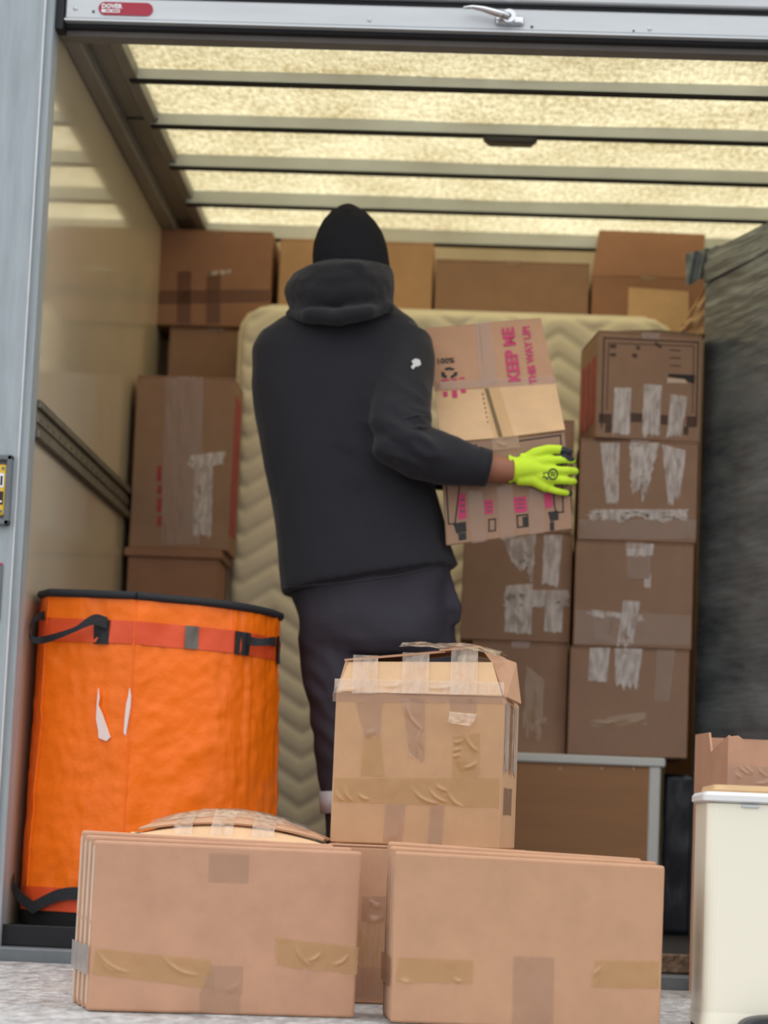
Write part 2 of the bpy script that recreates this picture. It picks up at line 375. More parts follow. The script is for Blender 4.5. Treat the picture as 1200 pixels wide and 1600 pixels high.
t = MB(); text_mb(t, 'I', 0.03, (yx-0.016, -0.113, zc+0.012), (1, 0, 0), (0, 0, 1), 0.001); t.build('lettering', M_INK, ylo)
t = MB(); text_mb(t, 'L', 0.03, (yx-0.024, -0.113, zc-0.03), (1, 0, 0), (0, 0, 1), 0.001); t.build('lettering', M_WHITE, ylo)
for dz in (yz1-0.01, yz0+0.01):
    MB().cyl((yx-0.01, -0.1135, dz), (yx-0.01, -0.111, dz), 0.0035, 10).build('screw', M_STEELD, ylo)
zl = P(8, 880, -0.10).z
MB().box((cx-0.16, -0.106, zl-0.004), (cx-0.012, -0.0995, zl)).build('pink_edge', M_PINK, pl_)
MB().box((cx-0.16, -0.105, zl-0.14), (cx-0.010, -0.0995, zl-0.004), bevel=0.002).build('lower_plate', M_STEELD, pl_)

# rolled-up shutter with its bottom rail
d1 = MB(); d1.box((-1.115, -0.05, 2.239), (1.115, -0.015, 2.295), bevel=0.004)
door = struct(d1.build('door_1', M_ALU))
MB().box((-1.115, -0.056, 2.233), (1.115, -0.012, 2.2385)).build('rail_lip', M_ALU, door)
MB().box((-1.135, -0.03, 2.224), (1.135, 0.0, 2.2325)).build('rubber_seal', M_RUBBER, door)
MB().box((-1.115, -0.03, 2.2955), (1.115, 0.0, 2.313)).build('hinge_gap', M_RUBBER, door)
MB().box((-1.115, -0.052, 2.3135), (1.115, -0.02, 2.42), bevel=0.004).build('shutter_slat', M_ALU, door)
MB().box((-1.135, 0.002, 2.211), (1.135, 0.06, 2.2855)).build('inner_valance', M_TAUPE, door)
bz = P(197, 14, -0.052); bl, br = P(154, 12, -0.052).x, P(239, 15, -0.052).x
hh = 0.0165; rim = []
for k in range(13): a = math.pi/2+math.pi*k/12; rim.append(V(bl+hh+hh*math.cos(a), -0.0535, bz.z+hh*math.sin(a)))
for k in range(13): a = -math.pi/2+math.pi*k/12; rim.append(V(br-hh+hh*math.cos(a), -0.0535, bz.z+hh*math.sin(a)))
bdg = MB().prism(rim, (0, 0.0032, 0)).build('badge', M_BADGE, door)
t = MB(); text_mb(t, 'DOVER', 0.0155, (bl+0.008, -0.054, bz.z+0.0005), (1, 0, 0), (0, 0, 1), 0.0007)
t.build('lettering', M_WHITE, bdg)
MB().box((bl+0.008, -0.0543, bz.z-0.0105), (bl+0.054, -0.0536, bz.z-0.0025)).build('badge_strip', M_WHITE, bdg)
t = MB(); 
for a, w in ((0.010, 0.012), (0.026, 0.018)): t.box((bl+0.008+a, -0.0546, bz.z-0.008), (bl+0.008+a+w, -0.0543, bz.z-0.005))
t.build('badge_marks', M_BADGE, bdg)
for px, py, r in ((118, 13, 0.006), (146, 18, 0.004), (577, 31, 0.006), (1015, 45, 0.006), (990, 48, 0.003), (831, 42, 0.004)):
    q = P(px, py, -0.0505); MB().ell(q, (r, 0.003, r), 12, 8).build('rivet', M_STEELD if r < 0.005 else M_ALU, door)
h0 = P(795, 33, -0.055)
hb = MB(); hb.box((h0.x-0.034, -0.062, h0.z-0.012), (h0.x+0.038, -0.05, h0.z+0.012), bevel=0.008, seg=2)
hb = hb.build('handle_base', M_CHROME, door)
MB().cyl((h0.x, -0.082, h0.z+0.006), (h0.x, -0.06, h0.z+0.006), 0.017, 20).build('handle_boss', M_CHROME, hb)
ha = MB()
pts = [P(795, 26, -0.08), P(775, 20, -0.085), P(755, 14, -0.088), P(738, 11, -0.09), P(724, 12, -0.09)]
ha.tube(pts, [0.015, 0.013, 0.010, 0.007, 0.005], 12, flat=0.7); ha.build('handle_lever', M_CHROME, hb, smooth=True)
MB().cyl((h0.x, -0.084, h0.z+0.006), (h0.x, -0.081, h0.z+0.006), 0.006, 12).build('handle_lock', M_STEELD, hb)
# guide channel between post and shutter
MB().box((-1.137, -0.06, 2.21), (-1.117, 0.0, 2.42)).build('guide_channel', M_RUBBER, door)

# tail-lift platform of aluminium planks
tl = struct(MB().box((-1.3, -2.12, -0.16), (1.3, -0.135, -0.09)).build('tail_lift_platform', M_STEELD))
yk = -0.14
k = 0
while yk > -2.1:
    pk = MB(); pk.box((-1.3, yk-0.199, -0.09), (1.3, yk-0.002, -0.0785-0.001*(k % 2)), bevel=0.003)
    pk.build('plank', M_PLANK, tl); yk -= 0.2; k += 1
PZ = -0.0785    # top of the platform

# ------------------------------------------------------------------ cartons
def rag(k, s): return noise.noise(Vector((k*3.1, s*7.7, s*1.3)))
def film(parent, mt, tl_, tr_, br_, bl_, pt, nrm, name='tape', amp=0.0012, nu=16, nv=10, ragged=0.0, seed=0.0, ridges=None, off=0.0009, freq=38.0):
    """strip of tape lying on a plane: outline in picture points of that plane, ragged lower end, wrinkle ridges as relief"""
    nrm = nrm.normalized()
    if nrm.dot(CAM-pt) < 0: nrm = -nrm
    c = [PP(*q, pt, nrm) for q in (tl_, tr_, br_, bl_)]
    rd = [(PP(*a, pt, nrm), PP(*b_, pt, nrm)) for a, b_ in (ridges or [])]
    def fn(u, v):
        vv = v*(1 + ragged*(rag(u*2.2, seed+3)+0.6*rag(u*7, seed+5))) if ragged else v
        uu = u
        if ragged and 0 < v: uu = u + ragged*0.35*rag(v*3+u, seed+9)
        p_ = (c[0]*(1-uu)+c[1]*uu)*(1-vv) + (c[3]*(1-uu)+c[2]*uu)*vv
        h = amp*max(0.0, noise.noise(Vector((p_.x*freq+seed, p_.y*freq, p_.z*freq*0.8))))
        for a, b_ in rd:
            ab = b_-a; t_ = max(0, min(1, (p_-a).dot(ab)/ab.length_squared)); q = a+ab*t_ + (ab.cross(nrm)).normalized()*(0.12*ab.length*math.sin(t_*math.pi))
            dd = (p_-q).length
            h += 0.0042*math.exp(-(dd/0.003)**2)*math.sin(math.pi*min(1, max(0.05, t_)))
        return p_ + nrm*(off+h)
    return MB().grid(fn, nu, nv).build(name, mt, parent, smooth=True)
def decal(parent, mt, pts, pt, nrm, name='print', off=0.0006):
    nrm = nrm.normalized()
    if nrm.dot(CAM-pt) < 0: nrm = -nrm
    m_ = MB()
    for poly in pts: m_.poly([PP(x, y, pt, nrm)+nrm*off for x, y in poly])
    return m_.build(name, mt, parent)
def line_poly(pts, w):
    """thin quads along a polyline in picture points"""
    out = []
    for (x0, y0), (x1, y1) in zip(pts, pts[1:]):
        L = math.hypot(x1-x0, y1-y0); dx, dy = (x1-x0)/L, (y1-y0)/L; nx, ny = -dy*w/2, dx*w/2; e = w/2
        out.append([(x0-dx*e+nx, y0-dy*e+ny), (x1+dx*e+nx, y1+dy*e+ny), (x1+dx*e-nx, y1+dy*e-ny), (x0-dx*e-nx, y0-dy*e-ny)])
    return out

def carton(label, xa, xb, z0, z1, y0, depth, mt, yaw=0.0, group=None, name='cardboard_box', seam='depth', lid=0.0, tape=M_TAPEB, cat='box'):
    """closed carton: body, two top flaps with a seam, tape over the seam; returns root and the front plane"""
    c = V((xa+xb)/2, y0, z0); M = Matrix.Translation(c) @ Matrix.Rotation(yaw, 4, 'Z')
    root = thing(name, label, cat, c + (M.to_3x3() @ V(0, depth/2, 0)), group)
    w = (xb-xa)/2; h = z1-z0; t = 0.005
    MB().box((-w, 0, 0), (w, depth, h-t), M, bevel=0.003).build('body', mt, root)
    if seam == 'depth':
        MB().box((-w, 0.0, h-t), (-0.0025, depth, h), M, bevel=0.0015).build('flap', mt, root)
        MB().box((0.0025, 0.0, h-t), (w, depth, h), M, bevel=0.0015).build('flap', mt, root)
        tp = MB(); tp.box((-0.026, -0.0006, h), (0.026, depth, h+0.0006), M); tp.box((-0.026, -0.0012, h-0.018), (0.026, -0.0004, h+0.0006), M); tp.build('tape', tape, root)
    else:
        MB().box((-w, 0.0, h-t), (w, depth/2-0.0025, h), M, bevel=0.0015).build('flap', mt, root)
        MB().box((-w, depth/2+0.0025, h-t), (w, depth, h), M, bevel=0.0015).build('flap', mt, root)
        tp = MB(); tp.box((-w, depth/2-0.026, h), (w, depth/2+0.026, h+0.0006), M); tp.build('tape', tape, root)
    if lid:
        q = MB(); q.box((-w-0.012, -0.012, h-lid), (w+0.012, depth+0.012, h+0.004), M, bevel=0.003); q.build('lid', mt, root)
    return root, c, (M.to_3x3() @ V(0, -1, 0))
def pxbox(x0, x1, y0, y1, Y):
    ym, xm = (y0+y1)/2, (x0+x1)/2
    return P(x0, ym, Y).x, P(x1, ym, Y).x, P(xm, y1, Y).z, P(xm, y0, Y).z

# --- left stack against the wall
YS = 1.62
a = list(pxbox(192, 340, 860, 940, YS)); a[0] = max(a[0], XL+0.02)
z4 = a[3]
L4, pt, nr = carton('brown carton with overhanging lid, lowest of the stack beside the left wall', a[0], a[1], 0.0, z4, YS, 0.26, M_CARDR, lid=0.022)
a = list(pxbox(200, 362, 588, 858, YS)); a[0] = max(a[0], XL+0.02)
L3, pt, nr = carton('tall brown carton standing on the lidded box left of the mattress', a[0], a[1], z4+0.005, a[3], YS, 0.26, M_CARDD)
film(L3, M_TAPEW, (303, 728), (333, 722), (330, 838), (302, 836), pt, nr, 'torn_tape', ragged=0.08, seed=1, nv=20, amp=0.002)
film(L3, M_TAPEW, (296, 712), (352, 705), (350, 728), (294, 730), pt, nr, 'torn_tape', ragged=0.3, seed=2)
film(L3, M_TAPEB, (258, 590), (318, 590), (312, 850), (252, 850), pt, nr, nv=24)
for k, (y0_, y1_) in enumerate(((728, 752), (758, 772), (778, 800), (806, 822))): decal(L3, M_RED, [[(246+k % 2, y0_), (253, y0_), (252, y1_), (245, y1_)]], pt, nr)
MB().box((pt.x+(a[1]-a[0])/2+0.0002, YS+0.02, z4+0.06), (pt.x+(a[1]-a[0])/2+0.0012, YS+0.2, a[3]-0.05)).build('side_print', M_RED, L3)
YK = 2.16
a = pxbox(258, 400, 516, 800, YK); zt2 = P(330, 512, YK).z
carton('upright carton between the tall box and the top left box', a[0], a[1], 0.0, zt2, YK, 0.3, M_CARDD)
a = pxbox(248, 424, 362, 509, YK)
L1, pt, nr = carton('reddish brown carton with crossing dark tape, top left under the roof', a[0], a[1], zt2+0.001, a[3], YK-0.02, 0.3, M_CARDR)
film(L1, M_TAPER, (246, 454), (422, 452), (421, 472), (246, 476), pt, nr, seed=4)
for x in (288, 334): film(L1, M_TAPER, (x-11, 424), (x+11, 424), (x+10, 506), (x-12, 506), pt, nr, seed=x)
film(L1, M_TAPEW, (322, 425), (362, 421), (360, 427), (324, 431), pt, nr, 'torn_tape', ragged=0.3, seed=8)
a = pxbox(432, 673, 378, 640, YK)
carton('tan carton behind the head of the person', a[0], a[1], 0.0, P(552, 376, YK).z, YK, 0.3, M_CARDY, name='cardboard_box')
a = pxbox(677, 918, 408, 640, YK)
carton('wide brown carton showing above the middle of the mattress', a[0], a[1], 0.0, P(800, 408, YK).z, YK, 0.3, M_CARDD)
a = pxbox(922, 1098, 430, 640, YK); zr1 = P(1010, 432, YK).z
R1, pt, nr = carton('brown carton above the right end of the mattress with raised flap', a[0], a[1], 0.0, zr1, YK-0.01, 0.3, M_CARDR)
fl = MB(); fl.hexa([PP(924, 431, pt, nr), PP(1096, 447, pt, nr), P(1102, 366, YK+0.05), P(936, 359, YK+0.05)], [PP(924, 431, pt, nr)+V(0, .006, 0), PP(1096, 447, pt, nr)+V(0, .006, 0), P(1102, 366, YK+0.056), P(936, 359, YK+0.056)])
fl.build('raised_flap', M_CARDR, R1)
decal(R1, M_CARDL, [[(982, 449), (1076, 456), (1076, 520), (980, 514)]], pt, nr, 'paper_sheet', 0.004)
st = MB(); q0 = P(677, 391, 2.05); q1 = P(930, 391, 2.05)
# ------------------------------------------------------------------ mattress
ma, mb_ = P(368, 640, 1.92), P(1052, 640, 1.92)
MW = (mb_.x-ma.x); MX = (mb_.x+ma.x)/2; MZ = P(700, 484, 1.92).z; MT = 0.2
matt = thing('mattress', 'quilted cream mattress standing on end behind the person', 'mattress', (MX, 1.92+MT/2, 0.0))
rc = 0.10
def halfw(z):
    w = MW/2; i = 0
    for e in (z, MZ-z):
        if e < rc: i = rc - math.sqrt(max(0, rc*rc-(rc-e)**2))
    return w-i
def quilt(x, z):
    per = 0.078; zig = 0.072*abs(((x/0.11) % 2.0)-1.0)
    s_ = ((z + zig) % per)/per; dd = min(s_, 1-s_)
    return 0.010*(1-math.exp(-(dd/0.17)**2)) + 0.003*nz((x*4, z*4, 1.3))
def mfront(u, v):
    z = MZ*v; hw = halfw(z); x = (u-0.5)*2*hw
    e = min(hw-abs(x), z, MZ-z); r_ = 0.03
    y = 1.92 - quilt(x, z)*min(1, e/0.03) + (0.03-0.03*math.sqrt(max(0, 1-(1-min(1, e/r_))**2)))
    return Vector((MX+x, y, z))
def mback(u, v):
    z = MZ*v; hw = halfw(z); x = (u-0.5)*2*hw
    return Vector((MX+x, 1.92+MT, z))
MB().grid(mfront, 150, 210).build('quilted_cover', M_MATT, matt, smooth=True)
mbk = MB(); mbk.grid(mback, 20, 40)
ring = []
NN = 60
for k in range(NN+1): z = MZ*k/NN; ring.append((halfw(z), z))
full = [(w, z) for w, z in ring] + [(-w, z) for w, z in ring[::-1]]
mbk.loft([[V(MX+x, 1.95, z) for x, z in full], [V(MX+x, 1.92+MT, z) for x, z in full]], cap=False)
mbk.build('border', M_MATT, matt)
MB().tube([V(MX+x*0.998, 1.945, min(MZ-0.003, max(0.003, z))) for x, z in full+full[:1]], 0.007, 6).build('piping', M_MATT, matt, smooth=True)

# --- cabinet and the two columns of cartons in front of the mattress
YR = 1.07
zc = P(920, 1180, YR).z
xr_ = P(1040, 1185, YR).x; xl_ = P(690, 1180, YR).x
cab = thing('cabinet', 'low white-edged cabinet with bare brown back under the box stacks', 'cabinet', ((xl_+xr_)/2, YR+0.21, 0))
MB().box((xl_, YR-0.005, zc-0.026), (xr_, YR+0.42, zc), bevel=0.004).build('top', M_WHITEB, cab)
xo = P(1031, 1260, YR).x
for xx in (xo-0.032, xl_+0.02): MB().box((xx, YR+0.0, 0.0), (xx+0.032, YR+0.41, zc-0.026), bevel=0.003).build('side', M_WHITEB, cab)
MB().box((xl_+0.052, YR+0.006, 0.02), (xo-0.032, YR+0.012, zc-0.026)).build('back_panel', M_HARDB, cab)
MB().box((xl_+0.052, YR+0.03, 0.02), (xo-0.032, YR+0.41, 0.04)).build('bottom', M_WHITEB, cab)
for px in (875, 940, 990): MB().ell(P(px, 1201, YR+0.006), (0.003, 0.002, 0.003), 8, 6).build('panel_pin', M_ALU, cab)

def stack(rows, Y, depth):
    z = zc; out = []
    for lb, x0, x1, yt, mt, yaw in rows:
        xm = (x0+x1)/2; zt = P(xm, yt, Y).z; zm = (z+zt)/2
        py = 1300-(zm-0.265)*F_PX/(Y-CAM.y)
        xa, xb = P(x0, py, Y).x, P(x1, py, Y).x
        out.append(carton(lb, xa, xb, z+0.0008, zt, Y, depth, mt, yaw)); z = zt+0.0008
    return out
s_ = stack([('brown carton with three pale tape streaks at its top, lowest of the right stack', 889, 1076, 1013, M_CARDD, 0),
            ('brown carton with crumpled tape cross, second from bottom of the right stack', 898, 1083, 847, M_CARDD, 0),
            ('brown carton with long white tape smears, third from bottom of the right stack', 905, 1090, 688, M_CARDD, 0),
            ('printed carton with red left side on top of the right stack', 932, 1098, 520, M_CARDD, R(6.5))], YR, 0.33)
(Rd, pt, nr) = s_[0]
film(Rd, M_TAPEW, (922, 1012), (953, 1012), (948, 1066), (919, 1064), pt, nr, 'torn_tape', ragged=0.04, seed=3)
film(Rd, M_TAPEW, (960, 1013), (1004, 1014), (996, 1074), (962, 1070), pt, nr, 'torn_tape', ragged=0.25, seed=4, amp=0.002)
film(Rd, M_TAPEB, (1027, 1015), (1055, 1016), (1046, 1098), (1022, 1094), pt, nr, ragged=0.1, seed=5, amp=0.002)
film(Rd, M_TAPE, (925, 1122), (1010, 1112), (1008, 1132), (925, 1136), pt, nr, ragged=0.2, seed=6, amp=0.003, ridges=[((928, 1127), (975, 1122)), ((985, 1130), (1008, 1116))])
(Rc_, pt, nr) = s_[1]
film(Rc_, M_TAPEB, (899, 953), (1080, 962), (1078, 1008), (897, 1006), pt, nr, nu=40, amp=0.002, seed=6)
film(Rc_, M_TAPEW, (978, 850), (1022, 850), (1020, 868), (980, 870), pt, nr, 'torn_tape', ragged=0.15, seed=7)
film(Rc_, M_TAPEB, (981, 868), (1018, 868), (1015, 905), (979, 903), pt, nr, seed=9)
film(Rc_, M_TAPEW, (1007, 897), (1018, 898), (1016, 918), (1006, 917), pt, nr, 'torn_tape', ragged=0.2, seed=10)
film(Rc_, M_TAPEW, (974, 938), (1000, 940), (988, 1008), (964, 1006), pt, nr, 'torn_tape', ragged=0.2, seed=11, amp=0.003, ridges=[((978, 945), (966, 1000)), ((995, 945), (985, 990))])
film(Rc_, M_TAPEW, (918, 952), (1005, 962), (1004, 972), (922, 962), pt, nr, 'torn_tape', ragged=0.5, seed=12, amp=0.003)
film(Rc_, M_TAPEB, (930, 960), (957, 962), (954, 1000), (930, 998), pt, nr, seed=13)
(Rb, pt, nr) = s_[2]
film(Rb, M_TAPEW, (938, 692), (968, 692), (966, 790), (947, 784), pt, nr, 'torn_tape', ragged=0.15, seed=14, amp=0.003, nv=24, ridges=[((945, 695), (952, 780)), ((962, 700), (962, 770))])
film(Rb, M_TAPEW, (984, 692), (1030, 692), (1012, 766), (986, 762), pt, nr, 'torn_tape', ragged=0.3, seed=15, amp=0.003, nv=24, ridges=[((1005, 695), (996, 760))])
film(Rb, M_TAPEW, (1034, 694), (1072, 704), (1062, 778), (1044, 784), pt, nr, 'torn_tape', ragged=0.2, seed=16, amp=0.003, nv=24, ridges=[((1045, 700), (1052, 775)), ((1066, 705), (1060, 770))])
film(Rb, M_TAPEW, (922, 796), (1075, 796), (1073, 812), (922, 812), pt, nr, 'torn_tape', ragged=0.5, seed=17, amp=0.003, nu=40)
film(Rb, M_TAPEB, (905, 812), (1088, 812), (1087, 842), (903, 842), pt, nr, seed=18, nu=30)
(Ra, pt, nr) = s_[3]
sidep = pt + (Matrix.Rotation(R(6.5), 3, 'Z') @ V(-(P(1098, 600, YR).x-P(932, 600, YR).x)/2, 0, 0)); sn = Matrix.Rotation(R(6.5), 3, 'Z') @ V(-1, 0, 0)
rs = MB()
u_ = Matrix.Rotation(R(6.5), 3, 'Z') @ V(0, 1, 0)
for k in range(3):
    p_ = sidep + sn*0.0008 + u_*(0.03+0.095*k) + V(0, 0, 0.045)
    rs.poly([p_, p_+u_*0.07, p_+u_*0.07+V(0, 0, 0.2), p_+V(0, 0, 0.2)])
rs.build('side_print', M_RED, Ra)
W_ = 2.6
fr = line_poly([(940, 668), (944, 528), (1091, 535), (1088, 664)], W_) + line_poly([(948, 640), (951, 536), (1084, 541), (1082, 645)], 1.6)
fr += [[(936, 646), (956, 647), (955, 662), (935, 661)], [(946, 662), (956, 662), (955, 676), (945, 676)], [(1073, 650), (1088, 651), (1087, 668), (1072, 667)], [(1068, 667), (1076, 667), (1075, 680), (1068, 679)], [(985, 645), (1004, 646), (1003, 660), (984, 659)], [(1033, 648), (1044, 649), (1043, 664), (1032, 663)]]
fr += [[(953, 538), (963, 538), (963, 544), (953, 544)], [(953, 552), (963, 552), (962, 557), (953, 557)], [(994, 540), (1000, 541), (1000, 547), (994, 546)], [(987, 552), (996, 553), (995, 560), (988, 558)], [(1024, 534), (1034, 540), (1033, 545), (1022, 539)]]
for y in (546, 558, 570): fr += [[(1046, y), (1064, y+1), (1064, y+3), (1046, y+2)]]
for q_ in fr: decal(Ra, M_INKB, [q_], pt, nr)
decal(Ra, M_INK, [[(1044, 584), (1086, 586), (1085, 600), (1076, 597), (1070, 592), (1044, 589)]], pt, nr)
decal(Ra, M_EDGE, [[(1043, 590), (1070, 593), (1074, 599), (1042, 598)]], pt, nr, 'paper_label')
for q in (((960, 606), (986, 606), (984, 678), (957, 678), 21), ((1006, 600), (1034, 602), (1030, 680), (1003, 680), 22), ((1048, 616), (1074, 620), (1064, 682), (1042, 680), 23)):
    film(Ra, M_TAPEW, q[0], q[1], q[2], q[3], pt, nr, 'torn_tape', ragged=0.12, seed=q[4], nv=20, amp=0.003)
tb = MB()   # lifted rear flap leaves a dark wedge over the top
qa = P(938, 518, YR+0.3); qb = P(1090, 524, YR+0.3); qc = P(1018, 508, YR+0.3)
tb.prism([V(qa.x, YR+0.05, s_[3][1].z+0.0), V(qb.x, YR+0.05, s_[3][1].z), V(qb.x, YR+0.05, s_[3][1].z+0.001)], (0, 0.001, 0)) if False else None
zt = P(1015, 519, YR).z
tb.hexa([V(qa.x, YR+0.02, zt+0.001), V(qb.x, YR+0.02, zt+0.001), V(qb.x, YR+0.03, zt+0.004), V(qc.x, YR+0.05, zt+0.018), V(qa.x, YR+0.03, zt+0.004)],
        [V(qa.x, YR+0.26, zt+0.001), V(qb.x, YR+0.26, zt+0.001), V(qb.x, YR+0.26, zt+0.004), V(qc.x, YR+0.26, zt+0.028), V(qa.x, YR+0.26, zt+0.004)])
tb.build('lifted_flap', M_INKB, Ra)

YC = 1.13
z = zc
rows = [('scuffed brown carton on the cabinet, lowest of the middle column', 735, 886, 1003, M_CARDD), ('brown carton with white tape letter shape behind the jacket hem', 722, 893, 832, M_CARDD), ('brown carton half hidden behind the carried box and green glove', 735, 895, 654, M_CARDD)]
cc = []
for lb, x0, x1, yt, mt in rows:
    zt = P((x0+x1)/2, yt, YC).z; py = 1300-((z+zt)/2-0.265)*F_PX/(YC-CAM.y)
    cc.append(carton(lb, P(x0, py, YC).x, P(x1, py, YC).x, z+0.0008, zt, YC, 0.3, mt)); z = zt+0.0008
(cb_, pt, nr) = cc[1]
film(cb_, M_TAPEW, (784, 836), (838, 836), (832, 900), (800, 880), pt, nr, 'torn_tape', ragged=0.35, seed=31, amp=0.003, nv=18)
film(cb_, M_TAPEW, (850, 836), (879, 836), (872, 915), (846, 912), pt, nr, 'torn_tape', ragged=0.06, seed=32, nv=18)
film(cb_, M_TAPEW, (790, 922), (888, 922), (888, 948), (786, 948), pt, nr, 'torn_tape', ragged=0.2, seed=33, nu=24)
film(cb_, M_TAPEW, (790, 915), (832, 912), (830, 990), (788, 988), pt, nr, 'torn_tape', ragged=0.08, seed=34, amp=0.004, nv=20, ridges=[((800, 945), (822, 975)), ((798, 975), (825, 955))])
film(cb_, M_TAPEW, (852, 945), (880, 945), (878, 988), (850, 986), pt, nr, 'torn_tape', ragged=0.05, seed=35)
(cc_, pt, nr) = cc[0]
film(cc_, M_TAPE, (822, 1040), (850, 1060), (846, 1150), (815, 1140), pt, nr, ragged=0.2, seed=36, amp=0.003, ridges=[((830, 1060), (822, 1100)), ((845, 1080), (838, 1140))])
film(cc_, M_TAPE, (830, 1130), (855, 1120), (852, 1136), (834, 1140), pt, nr, ragged=0.3, seed=37, ridges=[((832, 1136), (852, 1124))])

# ------------------------------------------------------------------ black wrapped slab on the right
B0 = V(0.594, 1.2, 0); bd = V(0.33, -0.94, 0).normalized(); bn = V(-0.94, -0.33, 0).normalized(); BL, BH, BT = 0.82, 1.985, 0.24
wrap = thing('wrapped_wardrobe', 'tall flat furniture wrapped in shiny black stretch film along the right wall', 'wardrobe', B0+bd*BL/2-bn*BT/2)
def wf(u, v):
    e = 0.0035*noise.noise(Vector((u*2.0, v*34+u*2, 3.0))) + 0.0025*noise.noise(Vector((u*6, v*90+u*5, 1.0))) + 0.004*noise.noise(Vector((u*2, v*3, 7.0)))
    e += 0.007*math.exp(-u/0.05)*noise.noise(Vector((u*14, v*70, 2.0)))*(1 if noise.noise(Vector((0.3, v*5, 9.0))) > -0.1 else 0.2)
    ed = min(1, min(u, 1-u)/0.012)
    return B0 + bd*(BL*u) + bn*(e*ed) + V(0, 0, BH*v)
wb = MB(); wb.grid(wf, 70, 260)
wo = wb.build('film_front', M_FILM, wrap, smooth=True)
wb = MB()
wb.hexa([B0-bn*0.014, B0+bd*BL-bn*0.014, B0+bd*BL-bn*BT, B0-bn*BT], [q+V(0, 0, BH) for q in (B0-bn*0.014, B0+bd*BL-bn*0.014, B0+bd*BL-bn*BT, B0-bn*BT)])
wb.build('core', M_FILM, wrap)
xc = P(1034, 1300, 1.1).x+0.012
def skirt(u, v): return V(xc+(0.66-xc)*u, 1.24+0.004*noise.noise(V(u*6, v*5, 1)), 0.001+0.455*v)
sk = MB(); sk.grid(skirt, 12, 30); sk.bm.normal_update(); bmesh.ops.solidify(sk.bm, geom=sk.bm.faces[:], thickness=-0.02); sk.build('film_skirt', M_FILMD, wrap, smooth=True)
lf = MB()   # loose film tail at the upper corner
def lfn(u, v):
    a_ = P(1072+u*60, 396-u*14+v*52*(1-0.35*u), 1.24+0.02*u)
    return a_ + V(0, 0.012*math.sin(u*22+v*4), 0)
lf.grid(lfn, 20, 10); lf.build('loose_film', M_FILM, wrap, smooth=True)
fb = MB()
def bandf(u, v):
    w = wf(u, 0.0); e = 0.002*noise.noise(Vector((u*4, v*9, 5)))
    return V(w.x, w.y, 0) + bn*(0.006+e) + V(0, 0, BH-0.035-0.06*v+0.02*u)
fb.grid(bandf, 30, 8); fb.build('film_band', M_FILM, wrap, smooth=True)

# crumpled brown paper resting on the printed carton
zt = P(1015, 520, YR).z+0.002
pp = MB()
def paperf(u, v):
    x0 = 1058+18*v+u*(54-18*v); y0 = 523-u*2-(92-10*(1-u))*v*(0.45+0.55*u)
    q = P(x0, y0, 1.27)
    return V(q.x, 1.27+0.035*noise.noise(V(u*3.5, v*4, 2)) + 0.06*v*(1-u), max(zt, q.z))
pp.grid(paperf, 16, 18)
pp.bm.normal_update(); bmesh.ops.solidify(pp.bm, geom=pp.bm.faces[:], thickness=0.003)
tag(pp.build('packing_paper', M_PAPER), 'crumpled brown packing paper stuffed between printed carton and black film', 'paper')

# ------------------------------------------------------------------ orange drum
DY = 0.365
DY = 0.295; dl, dr = P(45, 925, DY), P(437, 962, DY); DX = (dl.x+dr.x)/2; DR = (dr.x-dl.x)/2; dfz = P(250, 932, DY-DR).z
print('drum', DX, DR, dl, dr, dfz)
def dtop(x): return dfz + (dr.z-dl.z)*0.6*(x-DX)/(2*DR)
drum = thing('orange_drum', 'orange vinyl eight-sided drum with black handles inside the truck', 'drum', (DX, DY, 0.0))
A0 = R(-90)
def octr(th):
    a_ = (th-A0) % (math.pi/4); a_ = a_ if a_ < math.pi/8 else math.pi/4-a_
    r_ = math.cos(math.pi/8)/math.cos(math.pi/8-a_)
    k_ = 0.92 if math.cos(th) < 0.2 else 0.92-0.75*min(1, (math.cos(th)-0.2)/0.4)
    return 1-(1-r_)*k_
def dpoint(th, h, off=0.0, wr=1.0):
    """h 0..1 from bottom to top"""
    r_ = DR*octr(th)*(1.055-0.055*h)
    x0, y0 = math.cos(th), math.sin(th)
    w = 0
    if wr:
        s2 = th*3.2
        w = 0.005*noise.noise(V(s2*1.2+h*5, h*9-s2*1.5, 0.7)) + 0.0036*noise.noise(V(s2*4+h*20, h*26-s2*6, 2.2))
        if x0 > 0.45: w += 0.006*noise.noise(V(th*26, h*2.2, 8.0))*min(1, (x0-0.45)/0.2)
        fold = max(0, noise.noise(V(s2*5+h*6, h*3, 4.0))); w += 0.005*fold*math.exp(-((h-0.6)/0.3)**2)
    x = max(XL+0.016, DX + (r_+off+w*wr)*x0)
    y = DY + (r_+off+w*wr)*y0
    z = 0.036 + (dtop(x)-0.036)*h
    return V(x, y, z)
NT = 192
MB().loft([[dpoint(A0+2*math.pi*k/NT, j/90) for k in range(NT)] for j in range(91)], cap=False).build('vinyl_wall', M_ORANGE, drum, smooth=True)
def dtube(h, off, rad, mt, name):
    MB().tube([dpoint(A0+2*math.pi*k/96, h, off, 0) for k in range(97)], rad, 8).build(name, mt, drum, smooth=True)
dtube(1.0, 0.002, 0.010, M_WEB, 'top_rim')
MB().loft([[dpoint(A0+2*math.pi*k/96, 1.0, -0.004, 0)+V(0, 0, -0.006) for k in range(96)], [dpoint(A0+2*math.pi*k/96, 1.0, -0.15, 0)+V(0, 0, -0.002) for k in range(96)]]).build('lid', M_WEB, drum)
def dband(h0, h1, off, mt, name, t0=0, t1=2*math.pi, n_=128):
    MB().grid(lambda u, v: dpoint(A0+t0+(t1-t0)*u, h0+(h1-h0)*v, off, 1.0), n_, 4).build(name, mt, drum, smooth=True)
def drow(py): return (P(250, py, DY-DR).z-0.036)/(dfz-0.036)
